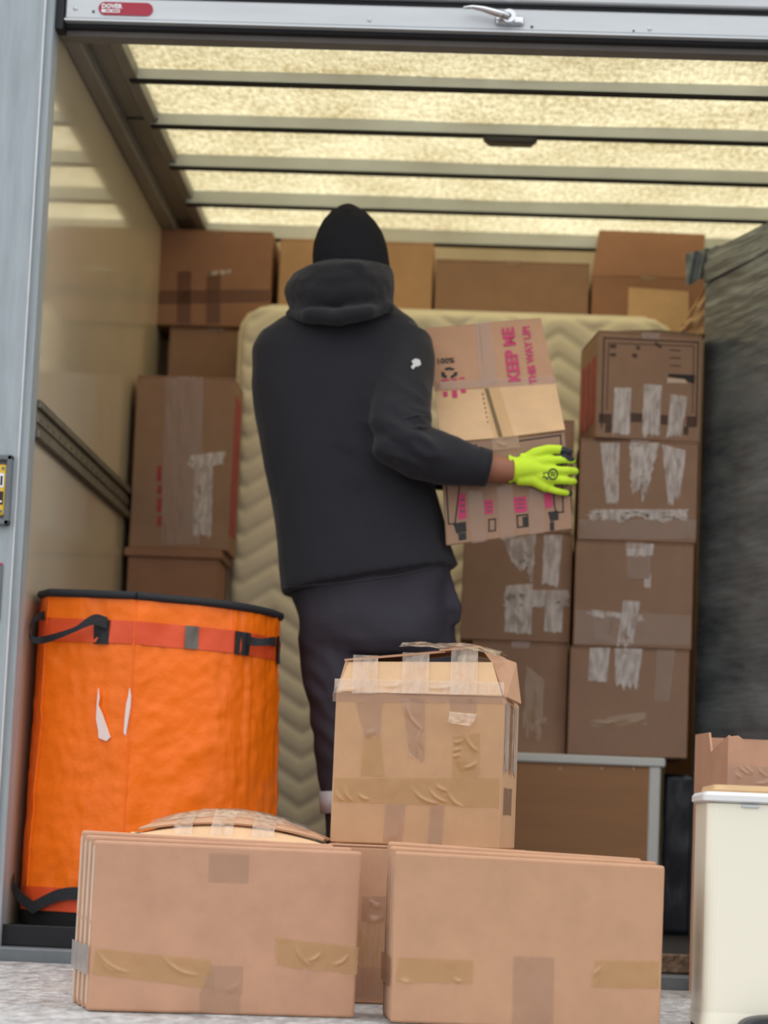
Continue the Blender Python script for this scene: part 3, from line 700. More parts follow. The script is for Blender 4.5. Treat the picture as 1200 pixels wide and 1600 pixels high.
b0, b1 = drow(1008), drow(972)
dband(b0, b1, 0.003, M_OBAND, 'red_band')
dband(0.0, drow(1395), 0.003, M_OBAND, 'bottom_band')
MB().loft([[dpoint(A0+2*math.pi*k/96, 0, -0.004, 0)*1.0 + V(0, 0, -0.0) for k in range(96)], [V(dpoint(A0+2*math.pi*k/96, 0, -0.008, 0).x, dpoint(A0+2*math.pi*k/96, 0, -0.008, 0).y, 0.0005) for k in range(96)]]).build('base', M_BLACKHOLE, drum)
for k in range(8):
    th = A0+k*math.pi/4
    MB().tube([dpoint(th, 0.01+0.98*j/30, 0.0, 1) for j in range(31)], 0.0022, 6).build('seam', M_ORANGE, drum, smooth=True)
def thx(px, py):   # angle on the near side whose surface point shows at that picture column
    best = None
    for k in range(-96, 97):
        th = A0+k*R(1); q = dpoint(th, drow(py), 0, 0); v_ = q-CAM
        x = 600+F_PX*v_.dot(rt)/v_.dot(fw)
        if best is None or abs(x-px) < best[0]: best = (abs(x-px), th)
    return best[1]
hm = (b0+b1)/2
def patch(px0, px1, py, h0, h1, mt, name, off=0.006):
    ta, tb_ = thx(px0, py)-A0, thx(px1, py)-A0
    dband(h0, h1, off, mt, name, ta, tb_, 10)
patch(287, 310, 990, b0, b1, M_GREYSQ, 'reflector_square')
patch(66, 77, 970, b0, b1+0.01, M_WEB, 'handle_anchor'); patch(149, 173, 975, b0-0.005, b1, M_WEB, 'handle_anchor')
patch(364, 388, 997, b0-0.002, b1, M_WEB, 'handle_anchor'); patch(428, 433, 1003, b0-0.01, b1+0.01, M_WEB, 'handle_anchor')
def strap(pts, w, name='handle'):
    m_ = MB(); m_.loft([[q+V(0, -0.003, -w*k_/2), q+V(0, 0.0, -w*k_/2), q+V(0, 0.0, w*k_/2), q+V(0, -0.003, w*k_/2)] for q, k_ in pts]); return m_.build(name, M_WEB, drum, smooth=False)
ya = DY-DR
def clampx(q): q.x = max(q.x, XL+0.006); return q
def sp(px, py, dy, k_=1.0): return (clampx(P(px, py, dy)), k_)
def spath(ctrl, n_=24):
    out = []
    for i in range(len(ctrl)-1):
        p0_, p1_, p2_, p3_ = ctrl[max(i-1, 0)], ctrl[i], ctrl[i+1], ctrl[min(i+2, len(ctrl)-1)]
        for j in range(6):
            t_ = j/6
            f_ = lambda a, b_, c_, d_: 0.5*((2*b_)+(-a+c_)*t_+(2*a-5*b_+4*c_-d_)*t_*t_+(-a+3*b_-3*c_+d_)*t_**3)
            out.append((Vector([f_(p0_[0][k], p1_[0][k], p2_[0][k], p3_[0][k]) for k in range(3)]), f_(p0_[1], p1_[1], p2_[1], p3_[1])))
    out.append(ctrl[-1]); return out
yl_ = dpoint(thx(70, 970), hm, 0, 0).y; yr_ = dpoint(thx(160, 975), hm, 0, 0).y
strap(spath([sp(70, 962, yl_-0.012, .9), sp(56, 966, yl_-0.04, .7), sp(46, 982, yl_-0.06, .5), sp(49, 998, yl_-0.065, .5), sp(66, 1000, yl_-0.06, .7), sp(92, 993, yr_+0.0, .6), sp(118, 983, yr_-0.02, .5), sp(135, 973, yr_-0.025, .8), sp(150, 968, yr_-0.02, 1), sp(168, 974, yr_-0.012, 1.1)]), 0.026)
yr1 = dpoint(thx(385, 998), hm, 0, 0).y; yr2 = dpoint(thx(431, 1003), hm, 0, 0).y
strap(spath([sp(383, 998, yr1-0.012, 1.0), sp(398, 1003, yr1-0.03, .8), sp(415, 1003, yr1-0.02, .7), sp(425, 1002, yr1+0.02, .8), sp(431, 1003, yr2-0.005, .9)]), 0.026)
# rips showing white backing
tears = [[(153, 1075), (155, 1090), (153, 1102), (159, 1115), (165, 1132), (172, 1152), (166, 1158), (154, 1153), (153, 1140), (150, 1124), (151, 1100)],
         [(202, 1075), (204, 1088), (203, 1105), (199, 1130), (196, 1149), (193, 1145), (195, 1120), (197, 1100), (200, 1088)]]
for tr_ in tears:
    th = thx(sum(q[0] for q in tr_)/len(tr_), 1115); c0 = dpoint(th, drow(1115), 0, 0); 
    n_ = V(math.cos(A0-math.pi/8), math.sin(A0-math.pi/8), 0)
    m_ = MB(); m_.prism([PP(x, y, c0+n_*0.0075, n_) for x, y in tr_], -n_*0.004); m_.build('tear', M_TEAR, drum)
# lower strap zigzag
n_ = V(math.cos(A0-math.pi/8), math.sin(A0-math.pi/8), 0); c0 = dpoint(A0-math.pi/8, 0.03, 0.012, 0)
for cps in ([(-6, 1372), (14, 1384), (32, 1402), (52, 1418)], [(52, 1418), (72, 1407), (92, 1399), (118, 1396), (150, 1402)]):
    strap(spath([(clampx(PP(x, y, c0, n_)), 1.0) for x, y in cps]), 0.03, 'lower_strap')

# ------------------------------------------------------------------ person
Y0 = 0.40
person = thing('person', 'person in black hooded jacket and beanie carrying a carton with lime gloves, seen from behind', 'person', (P(580, 1300, Y0).x, Y0, 0))
def ring_px(pl, pr, py, bdepth, yc=Y0, n_=28, e=2.4, py_r=None):
    """closed horizontal ring from left/right outline points"""
    a_, b_ = P(pl, py, yc), P(pr, py if py_r is None else py_r, yc); c = (a_+b_)/2; hw = (b_-a_)/2; out = []
    for k in range(n_):
        t_ = 2*math.pi*k/n_; ct, st_ = math.cos(t_), math.sin(t_)
        sx_ = math.copysign(abs(ct)**(2/e), ct); sy_ = math.copysign(abs(st_)**(2/e), st_)
        out.append(c + hw*sx_ + V(0, bdepth*sy_, 0))
    return out
jk = MB()
jk.loft([ring_px(490, 605, 462, 0.07), ring_px(468, 622, 482, 0.085), ring_px(432, 648, 500, 0.11), ring_px(408, 660, 518, 0.125), ring_px(394, 666, 545, 0.135), ring_px(393, 668, 600, 0.145),
         ring_px(402, 670, 660, 0.15), ring_px(420, 680, 770, 0.16, py_r=765), ring_px(432, 700, 850, 0.165, py_r=838), ring_px(437, 712, 900, 0.17, py_r=872), ring_px(440, 718, 930, 0.172, py_r=884)])
def J(px, py, Y): return P(px, py, Y)
# right sleeve
arm_r = [(J(632, 532, 0.39), 0.074), (J(634, 560, 0.36), 0.078), (J(628, 610, 0.30), 0.079), (J(624, 655, 0.245), 0.076), (J(630, 692, 0.215), 0.076), (J(655, 708, 0.212), 0.070), (J(690, 716, 0.22), 0.064), (J(725, 724, 0.232), 0.056), (J(752, 730, 0.242), 0.050)]
jk.tube([a_[0] for a_ in arm_r], [a_[1] for a_ in arm_r], 24)
# left sleeve reaches round in front of the chest
arm_l = [(J(440, 548, 0.43), 0.070), (J(441, 600, 0.47), 0.072), (J(448, 650, 0.55), 0.072), (J(480, 690, 0.64), 0.066), (J(540, 700, 0.69), 0.060), (J(600, 715, 0.715), 0.052), (J(632, 728, 0.72), 0.047)]
jk.tube([a_[0] for a_ in arm_l], [a_[1] for a_ in arm_l], 20)
elb = J(625, 680, 0.16)
def jdisp(c, n_):
    d = 0.006*noise.noise(V(c.x*7+c.z*3, c.y*7, c.z*5)) + 0.003*noise.noise(V(c.x*14, c.y*14, c.z*9))
    w = math.exp(-((c-elb).length/0.13)**2)
    d += w*0.009*(0.35-abs(noise.noise(V(c.x*16-c.z*10, c.y*8, c.z*38+c.x*24))))
    d += w*(0.016*(1-2.2*abs(noise.noise(V(c.x*7-c.z*4, c.y*3, c.z*17+c.x*9))))-0.004)
    return d
jm = remeshed(jk, 0.0075, 8, 0.5, jdisp)
jacket = jm.build('jacket', M_JACKET, person, smooth=True)
# sleeve folds at the elbow, seams
def crease(pts, Yf, rad, name='fold', mt=M_JACKET):
    MB().tube([P(x, y, Yf+dy) for x, y, dy in pts], [rad*0.3]+[rad]*(len(pts)-2)+[rad*0.3], 8, flat=0.7).build(name, mt, person, smooth=True)
crease([(610, 668, .014), (630, 656, 0), (650, 650, .006), (664, 650, .03)], 0.166, 0.009)
crease([(616, 690, .008), (634, 676, 0), (652, 668, .008), (668, 666, .035)], 0.149, 0.009)
crease([(606, 640, .01), (628, 632, 0), (656, 622, .012)], 0.190, 0.006)
crease([(440, 918, .09), (500, 914, .012), (560, 909, 0), (620, 900, .004), (680, 884, .05)], 0.224, 0.003, 'hem_stitch')
# cuff
cf = MB(); cf.tube([J(744, 728, 0.24), J(763, 732, 0.245)], [0.051, 0.049], 24); cf.build('cuff', M_JACKET, person, smooth=True)
# sleeve emblem
em = MB()
for poly in ([(643, 564), (649, 560), (656, 562), (658, 569), (653, 573), (648, 571)], [(652, 571), (658, 569), (662, 577), (665, 587), (661, 586), (657, 579)], [(647, 567), (642, 573), (645, 577), (650, 572)], [(654, 574), (650, 580), (653, 583), (657, 578)]):
    em.prism([P(x, y, 0.224+0.0022*(x-640)) for x, y in poly], (0, 0.016, 0))
em.build('sleeve_emblem', M_WHITE, person)
# hood
hd = MB()
hd.loft([ring_px(470, 612, 498, 0.115, 0.37), ring_px(455, 616, 490, 0.135, 0.365), ring_px(448, 617, 470, 0.145, 0.365), ring_px(447, 616, 448, 0.14, 0.37), ring_px(460, 615, 430, 0.13, 0.38), ring_px(478, 612, 420, 0.115, 0.39)])
hd.tube([P(452, 488, 0.33), P(485, 497, 0.25), P(530, 496, 0.225), P(575, 488, 0.235), P(612, 478, 0.30)], [0.016, 0.022, 0.024, 0.022, 0.014], 14)
hd.tube([P(470, 428, 0.35), P(510, 424, 0.265), P(560, 420, 0.255), P(604, 422, 0.33)], [0.014, 0.019, 0.019, 0.014], 14)
def hdisp(c, n_): return 0.007*noise.noise(V(c.x*9, c.y*9, c.z*24)) + 0.002*noise.noise(c*40)
remeshed(hd, 0.007, 5, 0.5, hdisp).build('hood', M_FLEECE, person, smooth=True)
# beanie
bn_ = MB(); YH = 0.41
rows_ = [(541, 549, 318, .006), (530, 560, 323, .026), (516, 574, 333, .052), (504, 587, 347, .075), (496, 597, 363, .094), (490, 604, 382, .106), (488, 608, 402, .112), (488, 610, 420, .114), (489, 610, 432, .113)]
bn_.loft([ring_px(a_, b_, y, d, YH, 36, 2.1) for a_, b_, y, d in rows_])
def bdisp(c, n_): return 0.004*noise.noise(V(c.x*14, c.y*14, c.z*10))
remeshed(bn_, 0.006, 3, 0.5, bdisp).build('beanie', M_KNIT, person, smooth=True)
cr = MB(); cr.tube([P(545, 319, 0.405), P(543, 330, 0.345), P(541, 360, 0.312), P(541, 400, 0.300)], 0.0025, 6); cr.build('crown_seam', M_KNIT, person, smooth=True)
# body: one continuous surface under the clothes
bo = MB()
hc = P(549, 405, YH)
bo.ell(hc, (0.078, 0.098, 0.115)); bo.ell(hc+V(0, 0.06, -0.075), (0.05, 0.045, 0.045)); bo.ell(hc+V(0.004, 0.104, -0.02), (0.014, 0.02, 0.024), 10, 8)
for s2 in (-1, 1): bo.ell(hc+V(s2*0.08, 0.0, -0.01), (0.012, 0.022, 0.03), 10, 8)
bo.tube([hc+V(0, -0.01, -0.05), P(545, 470, 0.40), P(540, 510, 0.40)], [0.055, 0.058, 0.075], 18)
bo.loft([ring_px(470, 620, 505, 0.07), ring_px(425, 645, 530, 0.09), ring_px(430, 640, 600, 0.11), ring_px(445, 645, 700, 0.11), ring_px(460, 660, 800, 0.11), ring_px(468, 682, 900, 0.12), ring_px(475, 692, 950, 0.125), ring_px(490, 680, 1000, 0.11)])
bo.tube([a_[0] for a_ in arm_r]+[J(800, 737, 0.262)], [a_[1]*0.62 for a_ in arm_r]+[0.029], 16)
bo.tube([J(745, 729, 0.242), J(770, 732, 0.252), J(790, 734, 0.258), J(803, 735, 0.262)], [0.038, 0.036, 0.033, 0.032], 18)
bo.tube([a_[0] for a_ in arm_l]+[J(662, 742, 0.722)], [a_[1]*0.62 for a_ in arm_l]+[0.029], 16)
leg_l = [(J(533, 960, 0.40), 0.108), (J(528, 1010, 0.39), 0.100), (J(527, 1090, 0.375), 0.084), (J(535, 1140, 0.385), 0.074), (J(541, 1210, 0.40), 0.074), (J(546, 1290, 0.42), 0.066), (J(550, 1370, 0.435), 0.060), (J(552, 1425, 0.44), 0.062)]
leg_r = [(J(648, 950, 0.41), 0.108), (J(655, 1010, 0.40), 0.100), (J(664, 1090, 0.40), 0.084), (J(664, 1150, 0.41), 0.076), (J(662, 1220, 0.43), 0.074), (J(660, 1290, 0.45), 0.068), (J(658, 1370, 0.465), 0.062), (J(656, 1425, 0.47), 0.062)]
for lg in (leg_l, leg_r): bo.tube([a_[0] for a_ in lg], [a_[1]*0.7 for a_ in lg], 16)
for lg in (leg_l, leg_r):
    q = lg[-1][0]; bo.tube([V(q.x, q.y-0.03, 0.07), V(q.x, q.y+0.08, 0.05), V(q.x+0.02, q.y+0.16, 0.045)], [0.04, 0.036, 0.025], 12)
remeshed(bo, 0.009, 3, 0.5).build('body', M_SKIN, person, smooth=True)
for s2 in (-1, 1): MB().ell(hc+V(s2*0.03, 0.088, 0.012), (0.013, 0.012, 0.010), 12, 8).build('eye', M_EYE, person, smooth=True)
MB().ell(hc+V(0.002, 0.103, -0.066), (0.024, 0.008, 0.008), 12, 8).build('mouth', M_LIP, person, smooth=True)
# trousers
tz = MB()
tz.loft([ring_px(452, 708, 880, 0.145), ring_px(456, 706, 930, 0.15), ring_px(466, 708, 970, 0.15), ring_px(472, 706, 1005, 0.14), ring_px(482, 700, 1025, 0.12)])
for lg in (leg_l, leg_r): tz.tube([a_[0] for a_ in lg], [a_[1] for a_ in lg], 22)
tz.tube([J(700, 905, 0.36), J(712, 950, 0.355), J(716, 978, 0.36)], [0.018, 0.022, 0.012], 10)
kn = J(505, 1105, 0.30)
def tdisp(c, n_):
    d = 0.011*noise.noise(V(c.x*6+c.z*5, c.y*6, c.z*9-c.x*6)) + 0.003*noise.noise(c*16)
    d += 0.014*math.exp(-((c-kn).length/0.16)**2)*noise.noise(V(c.x*8-c.z*10, 1, c.z*20+c.x*22))
    return d
remeshed(tz, 0.0085, 5, 0.5, tdisp).build('trousers', M_TROUSER, person, smooth=True)
for lg, (ya_, yb_) in ((leg_l, (1246, 1284)), (leg_r, (1246, 1284))):
    c0 = lg[4][0]*0.45+lg[5][0]*0.55; r_ = 0.074
    MB().tube([c0+V(0.002, 0, -0.028), c0+V(0, 0, 0.028)], [r_*0.985, r_*1.02], 28).build('reflective_band', M_REFL, person, smooth=True)
for lg in (leg_l, leg_r):
    q = lg[-1][0]; bt = MB()
    bt.tube([V(q.x, q.y-0.005, 0.15), V(q.x, q.y-0.005, 0.06)], [0.052, 0.055], 18)
    bt.tube([V(q.x, q.y-0.04, 0.05), V(q.x+0.005, q.y+0.05, 0.05), V(q.x+0.012, q.y+0.13, 0.042), V(q.x+0.016, q.y+0.185, 0.036)], [0.046, 0.05, 0.048, 0.03], 18)
    bm_ = remeshed(bt, 0.006, 4, 0.5)
    for v in bm_.bm.verts: v.co.z = max(v.co.z, 0.0015)
    bm_.build('boot', M_BOOT, person, smooth=True)

# gloves: five separate bent fingers
YG = 0.268
def G(px, py, dy=0.0): return P(px, py, YG+dy)
fingers = [  # path of (px, py, dy) and radii
    ([(835, 722, 0), (862, 719, -.003), (882, 718, -.002), (893, 719, .012), (896, 720, .032), (893, 721, .052)], [.013, .0108, .0102, .0098, .0092, .008]),
    ([(835, 733, 0), (866, 735, -.005), (886, 735, -.004), (897, 736, .011), (900, 737, .033), (897, 738, .056)], [.013, .0112, .0105, .0100, .0095, .008]),
    ([(835, 742, 0), (864, 750, -.004), (883, 751, -.003), (894, 752, .011), (898, 753, .032), (896, 753, .052)], [.013, .0108, .0102, .0097, .0092, .008]),
    ([(830, 748, 0), (855, 763, 0), (872, 768, .002), (883, 770, .012), (890, 771, .030), (891, 771, .045)], [.013, .0098, .0092, .0088, .0082, .007])]
thumb = ([(815, 722, .004), (836, 708, -.002), (856, 702, -.004), (874, 702, -.002), (889, 706, .004)], [.016, .0145, .0125, .0115, .0090])
def glove_shape(xf):
    g_ = MB()
    for pth, rd in fingers+[thumb]: g_.tube([xf(G(*q)) for q in pth], rd, 12); g_.ell(xf(G(*pth[-1])), (rd[-1],)*3, 12, 8)
    for pth, rd in fingers: g_.tube([xf(G(800, 733)), xf(G(822, 731)), xf(G(*pth[0])), xf(G(*pth[1]))], [.027, .021, .0165, .0125], 16)
    g_.tube([xf(G(797, 733)), xf(G(806, 733)), xf(G(830, 732)), xf(G(848, 735))], [.035, .031, .026, .018], 20, flat=1.0)
    g_.tube([xf(G(812, 718)), xf(G(840, 722)), xf(G(862, 726))], [.018, .016, .011], 14)
    g_.tube([xf(G(808, 748)), xf(G(835, 750)), xf(G(858, 752))], [.017, .016, .011], 14)
    return g_
def build_glove(xf, palm_dir, name='glove'):
    g_ = remeshed(glove_shape(xf), 0.0032, 3, 0.5)
    g_.bm.normal_update()
    tips = [(xf(G(*pth[-1])), xf(G(*pth[-2])), xf(G(*pth[-3]))) for pth, rd in fingers]; tt = xf(G(*thumb[0][-1]))
    for f in g_.bm.faces:
        c = f.calc_center_median(); k_ = 0
        if f.normal.dot(palm_dir) > 0.45: k_ = 1
        for a_, b_, c_ in tips:
            if (c-a_).length < 0.03 or (c-b_).length < 0.012: k_ = 1
        if (c-tt).length < 0.026: k_ = 1
        f.material_index = k_
    g_.build(name, [M_GLOVE, M_GLOVEB], person, smooth=True)
build_glove(lambda q: q, V(0, 1, 0))
gc = MB(); gc.tube([G(795, 733), G(799, 733)], [.0365, .0362], 24); gc.build('glove_cuff', M_GLOVE, person, smooth=True)
t = MB(); YT = YG-0.0275
text_mb(t, 'L', 0.016, P(849, 738, YT), (0.1, 0, -1), (1, 0, 0.1), 0.0006)
o_ = P(864, 741, YT)
for k in range(20):
    a0_, a1_ = 2*math.pi*k/20, 2*math.pi*(k+1)/20
    t.poly([o_+V(r_*math.cos(a_)*0.85, 0, r_*math.sin(a_)) for r_, a_ in ((.0155, a0_), (.0155, a1_), (.011, a1_), (.011, a0_))])
for dx_, dz_, w_, h_ in ((-.004, .003, .009, .0025), (-.004, -.003, .009, .0025), (-.005, 0, .0025, .012), (.002, -.004, .0025, .008), (-.026, -.008, .008, .004), (-.018, -.011, .006, .006)):
    t.poly([o_+V(dx_, 0, dz_-h_/2), o_+V(dx_+w_, 0, dz_-h_/2), o_+V(dx_+w_, 0, dz_+h_/2), o_+V(dx_, 0, dz_+h_/2)])
t.build('glove_print', M_INK, person)
# left glove: mirrored hand pressed to the far side of the carton
wr = G(797, 733); wl2 = J(660, 742, 0.722)
def mir(q):
    d = q-wr; return wl2 + V(d.x, -d.y, d.z)
build_glove(mir, V(0, -1, 0))

# ------------------------------------------------------------------ carried carton
YF = 0.291
fTL, fTR, fBR, fBL = P(688, 692, YF), P(882, 673, YF), P(895, 827, YF), P(697, 853, YF)
bkv = V(0.0, 0.37, 0.046)
cbx = thing('carried_box', 'printed carton with bulging taped flaps held in the arms of the person', 'box', (fBL+fBR)/2+bkv/2)
body = MB(); body.hexa([fTL, fTR, fBR, fBL], [q+bkv for q in (fTL, fTR, fBR, fBL)], bevel=0.003); body.build('body', M_CARDD, cbx)
Yc1, Yc2 = YF+0.115, YF+0.165
e0, e1, em0, em1 = P(679, 612, Yc1), P(868, 599, Yc1), P(757, 607, Yc1), P(763, 606, Yc1)
def slab(m_, a_, b_, c_, d_, t_=0.004):
    n_ = (b_-a_).cross(d_-a_).normalized(); n_ = -n_ if n_.dot(CAM-a_) < 0 else n_
    m_.hexa([a_, b_, c_, d_], [q-n_*t_ for q in (a_, b_, c_, d_)])
up_ = V(0, -0.004, 0.002)
q = MB(); slab(q, e0, em0, P(779, 684, YF-0.004), P(689, 691, YF-0.003)); q.build('flap', M_CARDL, cbx)  # paler board puts the roof light into both sloping front flaps
q = MB(); slab(q, em1, e1, P(883, 671, YF-0.008), P(786, 683, YF-0.006)); q.build('flap', M_CARDL, cbx)
g0, g1, gm0, gm1 = P(664, 513, Yc2), P(845, 497, Yc2), P(748, 506, Yc2), P(749, 506, Yc2)
q = MB(); slab(q, g0, gm0, em0+V(.002, 0, 0), e0); q.build('flap', M_CARD, cbx)
q = MB(); slab(q, gm1, g1, e1, em0+V(.002, 0, 0)); q.build('flap', M_CARD, cbx)
q = MB(); slab(q, g0+V(0, .005, 0), g1+V(0, .005, 0), fTR+bkv, fTL+bkv); q.build('rear_flap', M_CARDD, cbx)
for A_, B_, C_, D_ in ((e0, g0, fTL+bkv, fTL+V(.001, .006, 0)), (e1, g1, fTR+bkv, fTR+V(-.001, .006, 0))):
    q = MB(); q.prism([A_+V(0, .005, 0), B_+V(0, .006, 0), C_, D_], (0.004 if A_ is e0 else -0.004, 0, 0)); q.build('dust_flap', M_CARDD, cbx)
# upper flap plane lettering
nU = (g1-g0).cross(e0-g0).normalized()
rd_ = (PP(800, 500, g0, nU)-PP(812, 590, g0, nU)).normalized()
ld = nU.cross(rd_) if nU.dot(CAM-g0) > 0 else (-nU).cross(rd_)
nU2 = nU if nU.dot(CAM-g0) > 0 else -nU
t = MB()
text_mb(t, 'KEEP ME', 0.043, PP(813, 596, g0, nU)+nU2*0.001, rd_, ld, 0.0016)
text_mb(t, 'THIS WAY UP!', 0.0265, PP(839, 599, g0, nU)+nU2*0.001, rd_, ld, 0.0010)
t.build('print', M_PINK, cbx)
rr_ = (PP(720, 560, g0, nU)-PP(680, 563, g0, nU)).normalized(); ur_ = nU2.cross(rr_)
t = MB(); text_mb(t, '100%', 0.022, PP(682, 569, g0, nU)+nU2*0.001, rr_, ur_, 0.0006)
oc = PP(702, 583, g0, nU)+nU2*0.0012
for k in range(3):
    a_ = math.pi/2+k*2*math.pi/3
    pts_ = []
    for (rr2, da) in ((0.021, -0.85), (0.022, 0.0), (0.021, 0.62), (0.012, 0.62), (0.012, 0.0), (0.012, -0.85)):
        pts_.append(oc + rr_*(rr2*1.05*math.cos(a_+da)) + ur_*(rr2*0.8*math.sin(a_+da)))
    t.poly(pts_)
t.build('print', M_INK, cbx)
decal(cbx, M_PINK, [[(690, 593), (702, 592), (702, 595), (690, 596)], [(706, 592), (714, 591), (714, 594), (706, 595)], [(718, 590), (726, 589), (726, 592), (718, 593)]], g0, nU)
nB = (em0-e0).cross(P(689, 691, YF-0.003)-e0).normalized()
decal(cbx, M_PINK, [[(692, 613), (699, 612), (700, 620), (693, 621)], [(706, 611), (714, 610), (715, 622), (707, 622)], [(719, 609), (727, 608), (729, 614), (721, 615)]], e0, nB, off=0.0014)
decal(cbx, M_INKB, [[(753+k*1.3, 615+k*7.2), (755+k*1.3, 615+k*7.2), (755.4+k*1.3, 618+k*7.2), (753.4+k*1.3, 618+k*7.2)] for k in range(9)], e0, nB, 'perforation', 0.0014)
film(cbx, M_TAPEB, (742, 504), (766, 502), (778, 600), (750, 602), g0, nU, amp=0.0015, seed=41, nv=20)
film(cbx, M_TAPEB, (680, 598), (868, 588), (869, 600), (680, 610), g0, nU, amp=0.0015, seed=42, nu=30)
film(cbx, M_TAPE, (754, 606), (780, 604), (804, 682), (772, 684), em1, (e1-em1).cross(P(786, 683, YF-0.006)-em1), amp=0.0012, seed=43, nv=16, off=0.0015)
nF = (fTR-fTL).cross(fBL-fTL).normalized()
film(cbx, M_TAPE, (768, 684), (810, 681), (812, 700), (770, 704), fTL, nF, amp=0.003, seed=44, ridges=[((775, 690), (795, 696))], off=0.006)
fr = line_poly([(696, 700), (745, 695)], 1.6)+line_poly([(812, 689), (876, 680), (880, 800), (869, 801), (866, 788), (863, 744)], 2.2) + line_poly([(697, 752), (701, 819), (711, 818), (719, 752)], 2.2)
fr += [[(708, 818), (728, 815), (729, 831), (713, 834)], [(716, 834), (728, 832), (729, 843), (717, 845)], [(856, 800), (872, 798), (873, 812), (860, 815)], [(859, 816), (866, 815), (866, 829), (859, 829)]]
fr += line_poly([(764, 812), (774, 811), (774, 829), (764, 830), (764, 812)], 2.2) + line_poly([(808, 806), (824, 804), (825, 822), (809, 824), (808, 806)], 2.4) + [[(816, 808), (824, 807), (824, 821), (817, 822)]]
for q_ in fr: decal(cbx, M_INK, [q_], fTL, nF)
t = MB(); rv = (PP(712, 760, fTL, nF)-PP(715, 812, fTL, nF)).normalized(); nF2 = nF if nF.dot(CAM-fTL) > 0 else -nF; lv = nF2.cross(rv)
pk = [[(716, 773), (727, 771), (729, 810), (716, 812)], [(756, 782), (770, 781), (771, 802), (758, 804)], [(802, 778), (822, 775), (824, 799), (805, 802)], [(850, 772), (862, 768), (864, 792), (852, 795)]]
for q_ in pk: decal(cbx, M_PINK, [q_], fTL, nF)
decal(cbx, M_INKG, [[(719, 780+k*9), (726, 779+k*9), (726, 782+k*9), (719, 783+k*9)] for k in range(3)]+[[(760, 786+k*6), (768, 785+k*6), (768, 787+k*6), (760, 788+k*6)] for k in range(3)]+[[(808, 781+k*6), (819, 780+k*6), (819, 782+k*6), (808, 783+k*6)] for k in range(3)], fTL, nF, off=0.001)
film(cbx, M_TAPEB, (730, 756), (752, 754), (760, 846), (738, 849), fTL, nF, seed=45, nv=16); film(cbx, M_TAPEB, (776, 752), (800, 752), (806, 839), (782, 843), fTL, nF, seed=46, nv=16); film(cbx, M_TAPEB, (826, 760), (848, 768), (852, 832), (828, 836), fTL, nF, seed=47, nv=16)

# ------------------------------------------------------------------ foreground cartons on the platform
def bundle(label, TL, TR, BR, BL, n_, Yf, dyr, mt, name='flattened_box_bundle'):
    a_, b_, c_, d_ = P(*TL, Yf), P(*TR, Yf+dyr), P(*BR, Yf+dyr), P(*BL, Yf)
    lowz = PZ+0.0005; c_.z = lowz; d_.z = lowz
    t_ = V(b_.x-a_.x, b_.y-a_.y, 0).normalized(); bk = V(-t_.y, t_.x, 0)
    root = thing(name, label, 'box', (c_+d_)/2+bk*0.12)
    th = 0.050
    for k in range(n_):
        o1 = bk*(k*(th+0.010)) - t_*(0.004*k); zz = 0.004*k+(0.004 if k % 2 else 0)
        q = [a_+o1+V(0, 0, zz), b_+o1+V(0, 0, zz-0.002*k)-t_*0.004*k, c_+o1-t_*0.004*k, d_+o1]
        m_ = MB(); m_.hexa(q, [x+bk*th for x in q], bevel=0.005, seg=2)
        fc = m_.build('folded_carton', mt, root)
        for (f0, f1, w0, w1) in ((0.03, 0.50, .004, .022), (0.53, 0.97, .008, .026), (0.04, 0.96, .031, .047)):
            e_ = MB()
            p0_ = q[3].lerp(q[0], f0)-t_*0.0008; p1_ = q[3].lerp(q[0], f1)-t_*0.0008
            e_.prism([p0_+bk*w0, p0_+bk*w1, p1_+bk*w1, p1_+bk*w0], t_*0.0006)
            e_.build('cut_edge', M_EDGE, fc)
    L = n_*(th+0.010)-0.01
    p0_, p1_ = d_.lerp(a_, 0.21)-t_*0.0012, d_.lerp(a_, 0.38)-t_*0.0012
    sh = -t_*(0.004*n_+0.0005)
    MB().prism([p0_+sh*0.1-bk*0.001, p1_+sh*0.1-bk*0.001, p1_+bk*L+sh, p0_+bk*L+sh], -t_*0.0004).build('tape', M_TAPEB, root)
    return root, a_, (b_-a_).cross(d_-a_).normalized()
BLn, pt, nr = bundle('foreground pile of flattened cartons on the left of the platform', (150, 1313), (566, 1331), (554, 1588), (135, 1578), 4, -1.58, 0.105, M_CARDP)
film(BLn, M_TAPEG, (150, 1482), (330, 1500), (335, 1545), (143, 1522), pt, nr, nu=130, nv=34, ragged=0.0, seed=51, amp=0.0012, ridges=[((152, 1487), (204, 1520)), ((158, 1498), (182, 1520)), ((255, 1496), (312, 1524))])
film(BLn, M_TAPEG, (430, 1465), (560, 1480), (557, 1524), (432, 1508), pt, nr, nu=100, nv=34, ragged=0.06, seed=52, amp=0.0015, ridges=[((462, 1478), (485, 1510)), ((480, 1502), (502, 1488)), ((520, 1508), (545, 1492))])
film(BLn, M_TAPEB, (327, 1332), (390, 1335), (388, 1380), (326, 1378), pt, nr, seed=53)
film(BLn, M_TAPEB, (328, 1508), (380, 1510), (378, 1554), (314, 1550), pt, nr, seed=54, ridges=[((350, 1548), (376, 1534))])
film(BLn, M_TAPEB, (312, 1550), (376, 1553), (374, 1583), (312, 1581), pt, nr, seed=55)
BRn, pt, nr = bundle('foreground pile of flattened cartons on the right, beside the cream bin', (617, 1330), (1039, 1353), (1031, 1606), (609, 1593), 4, -1.545, 0.02, M_CARD)
film(BRn, M_TAPEG, (622, 1496), (740, 1500), (738, 1536), (618, 1534), pt, nr, nu=90, nv=26, seed=61, ragged=0.06, amp=0.0015, ridges=[((626, 1530), (640, 1534)), ((710, 1530), (722, 1533))])
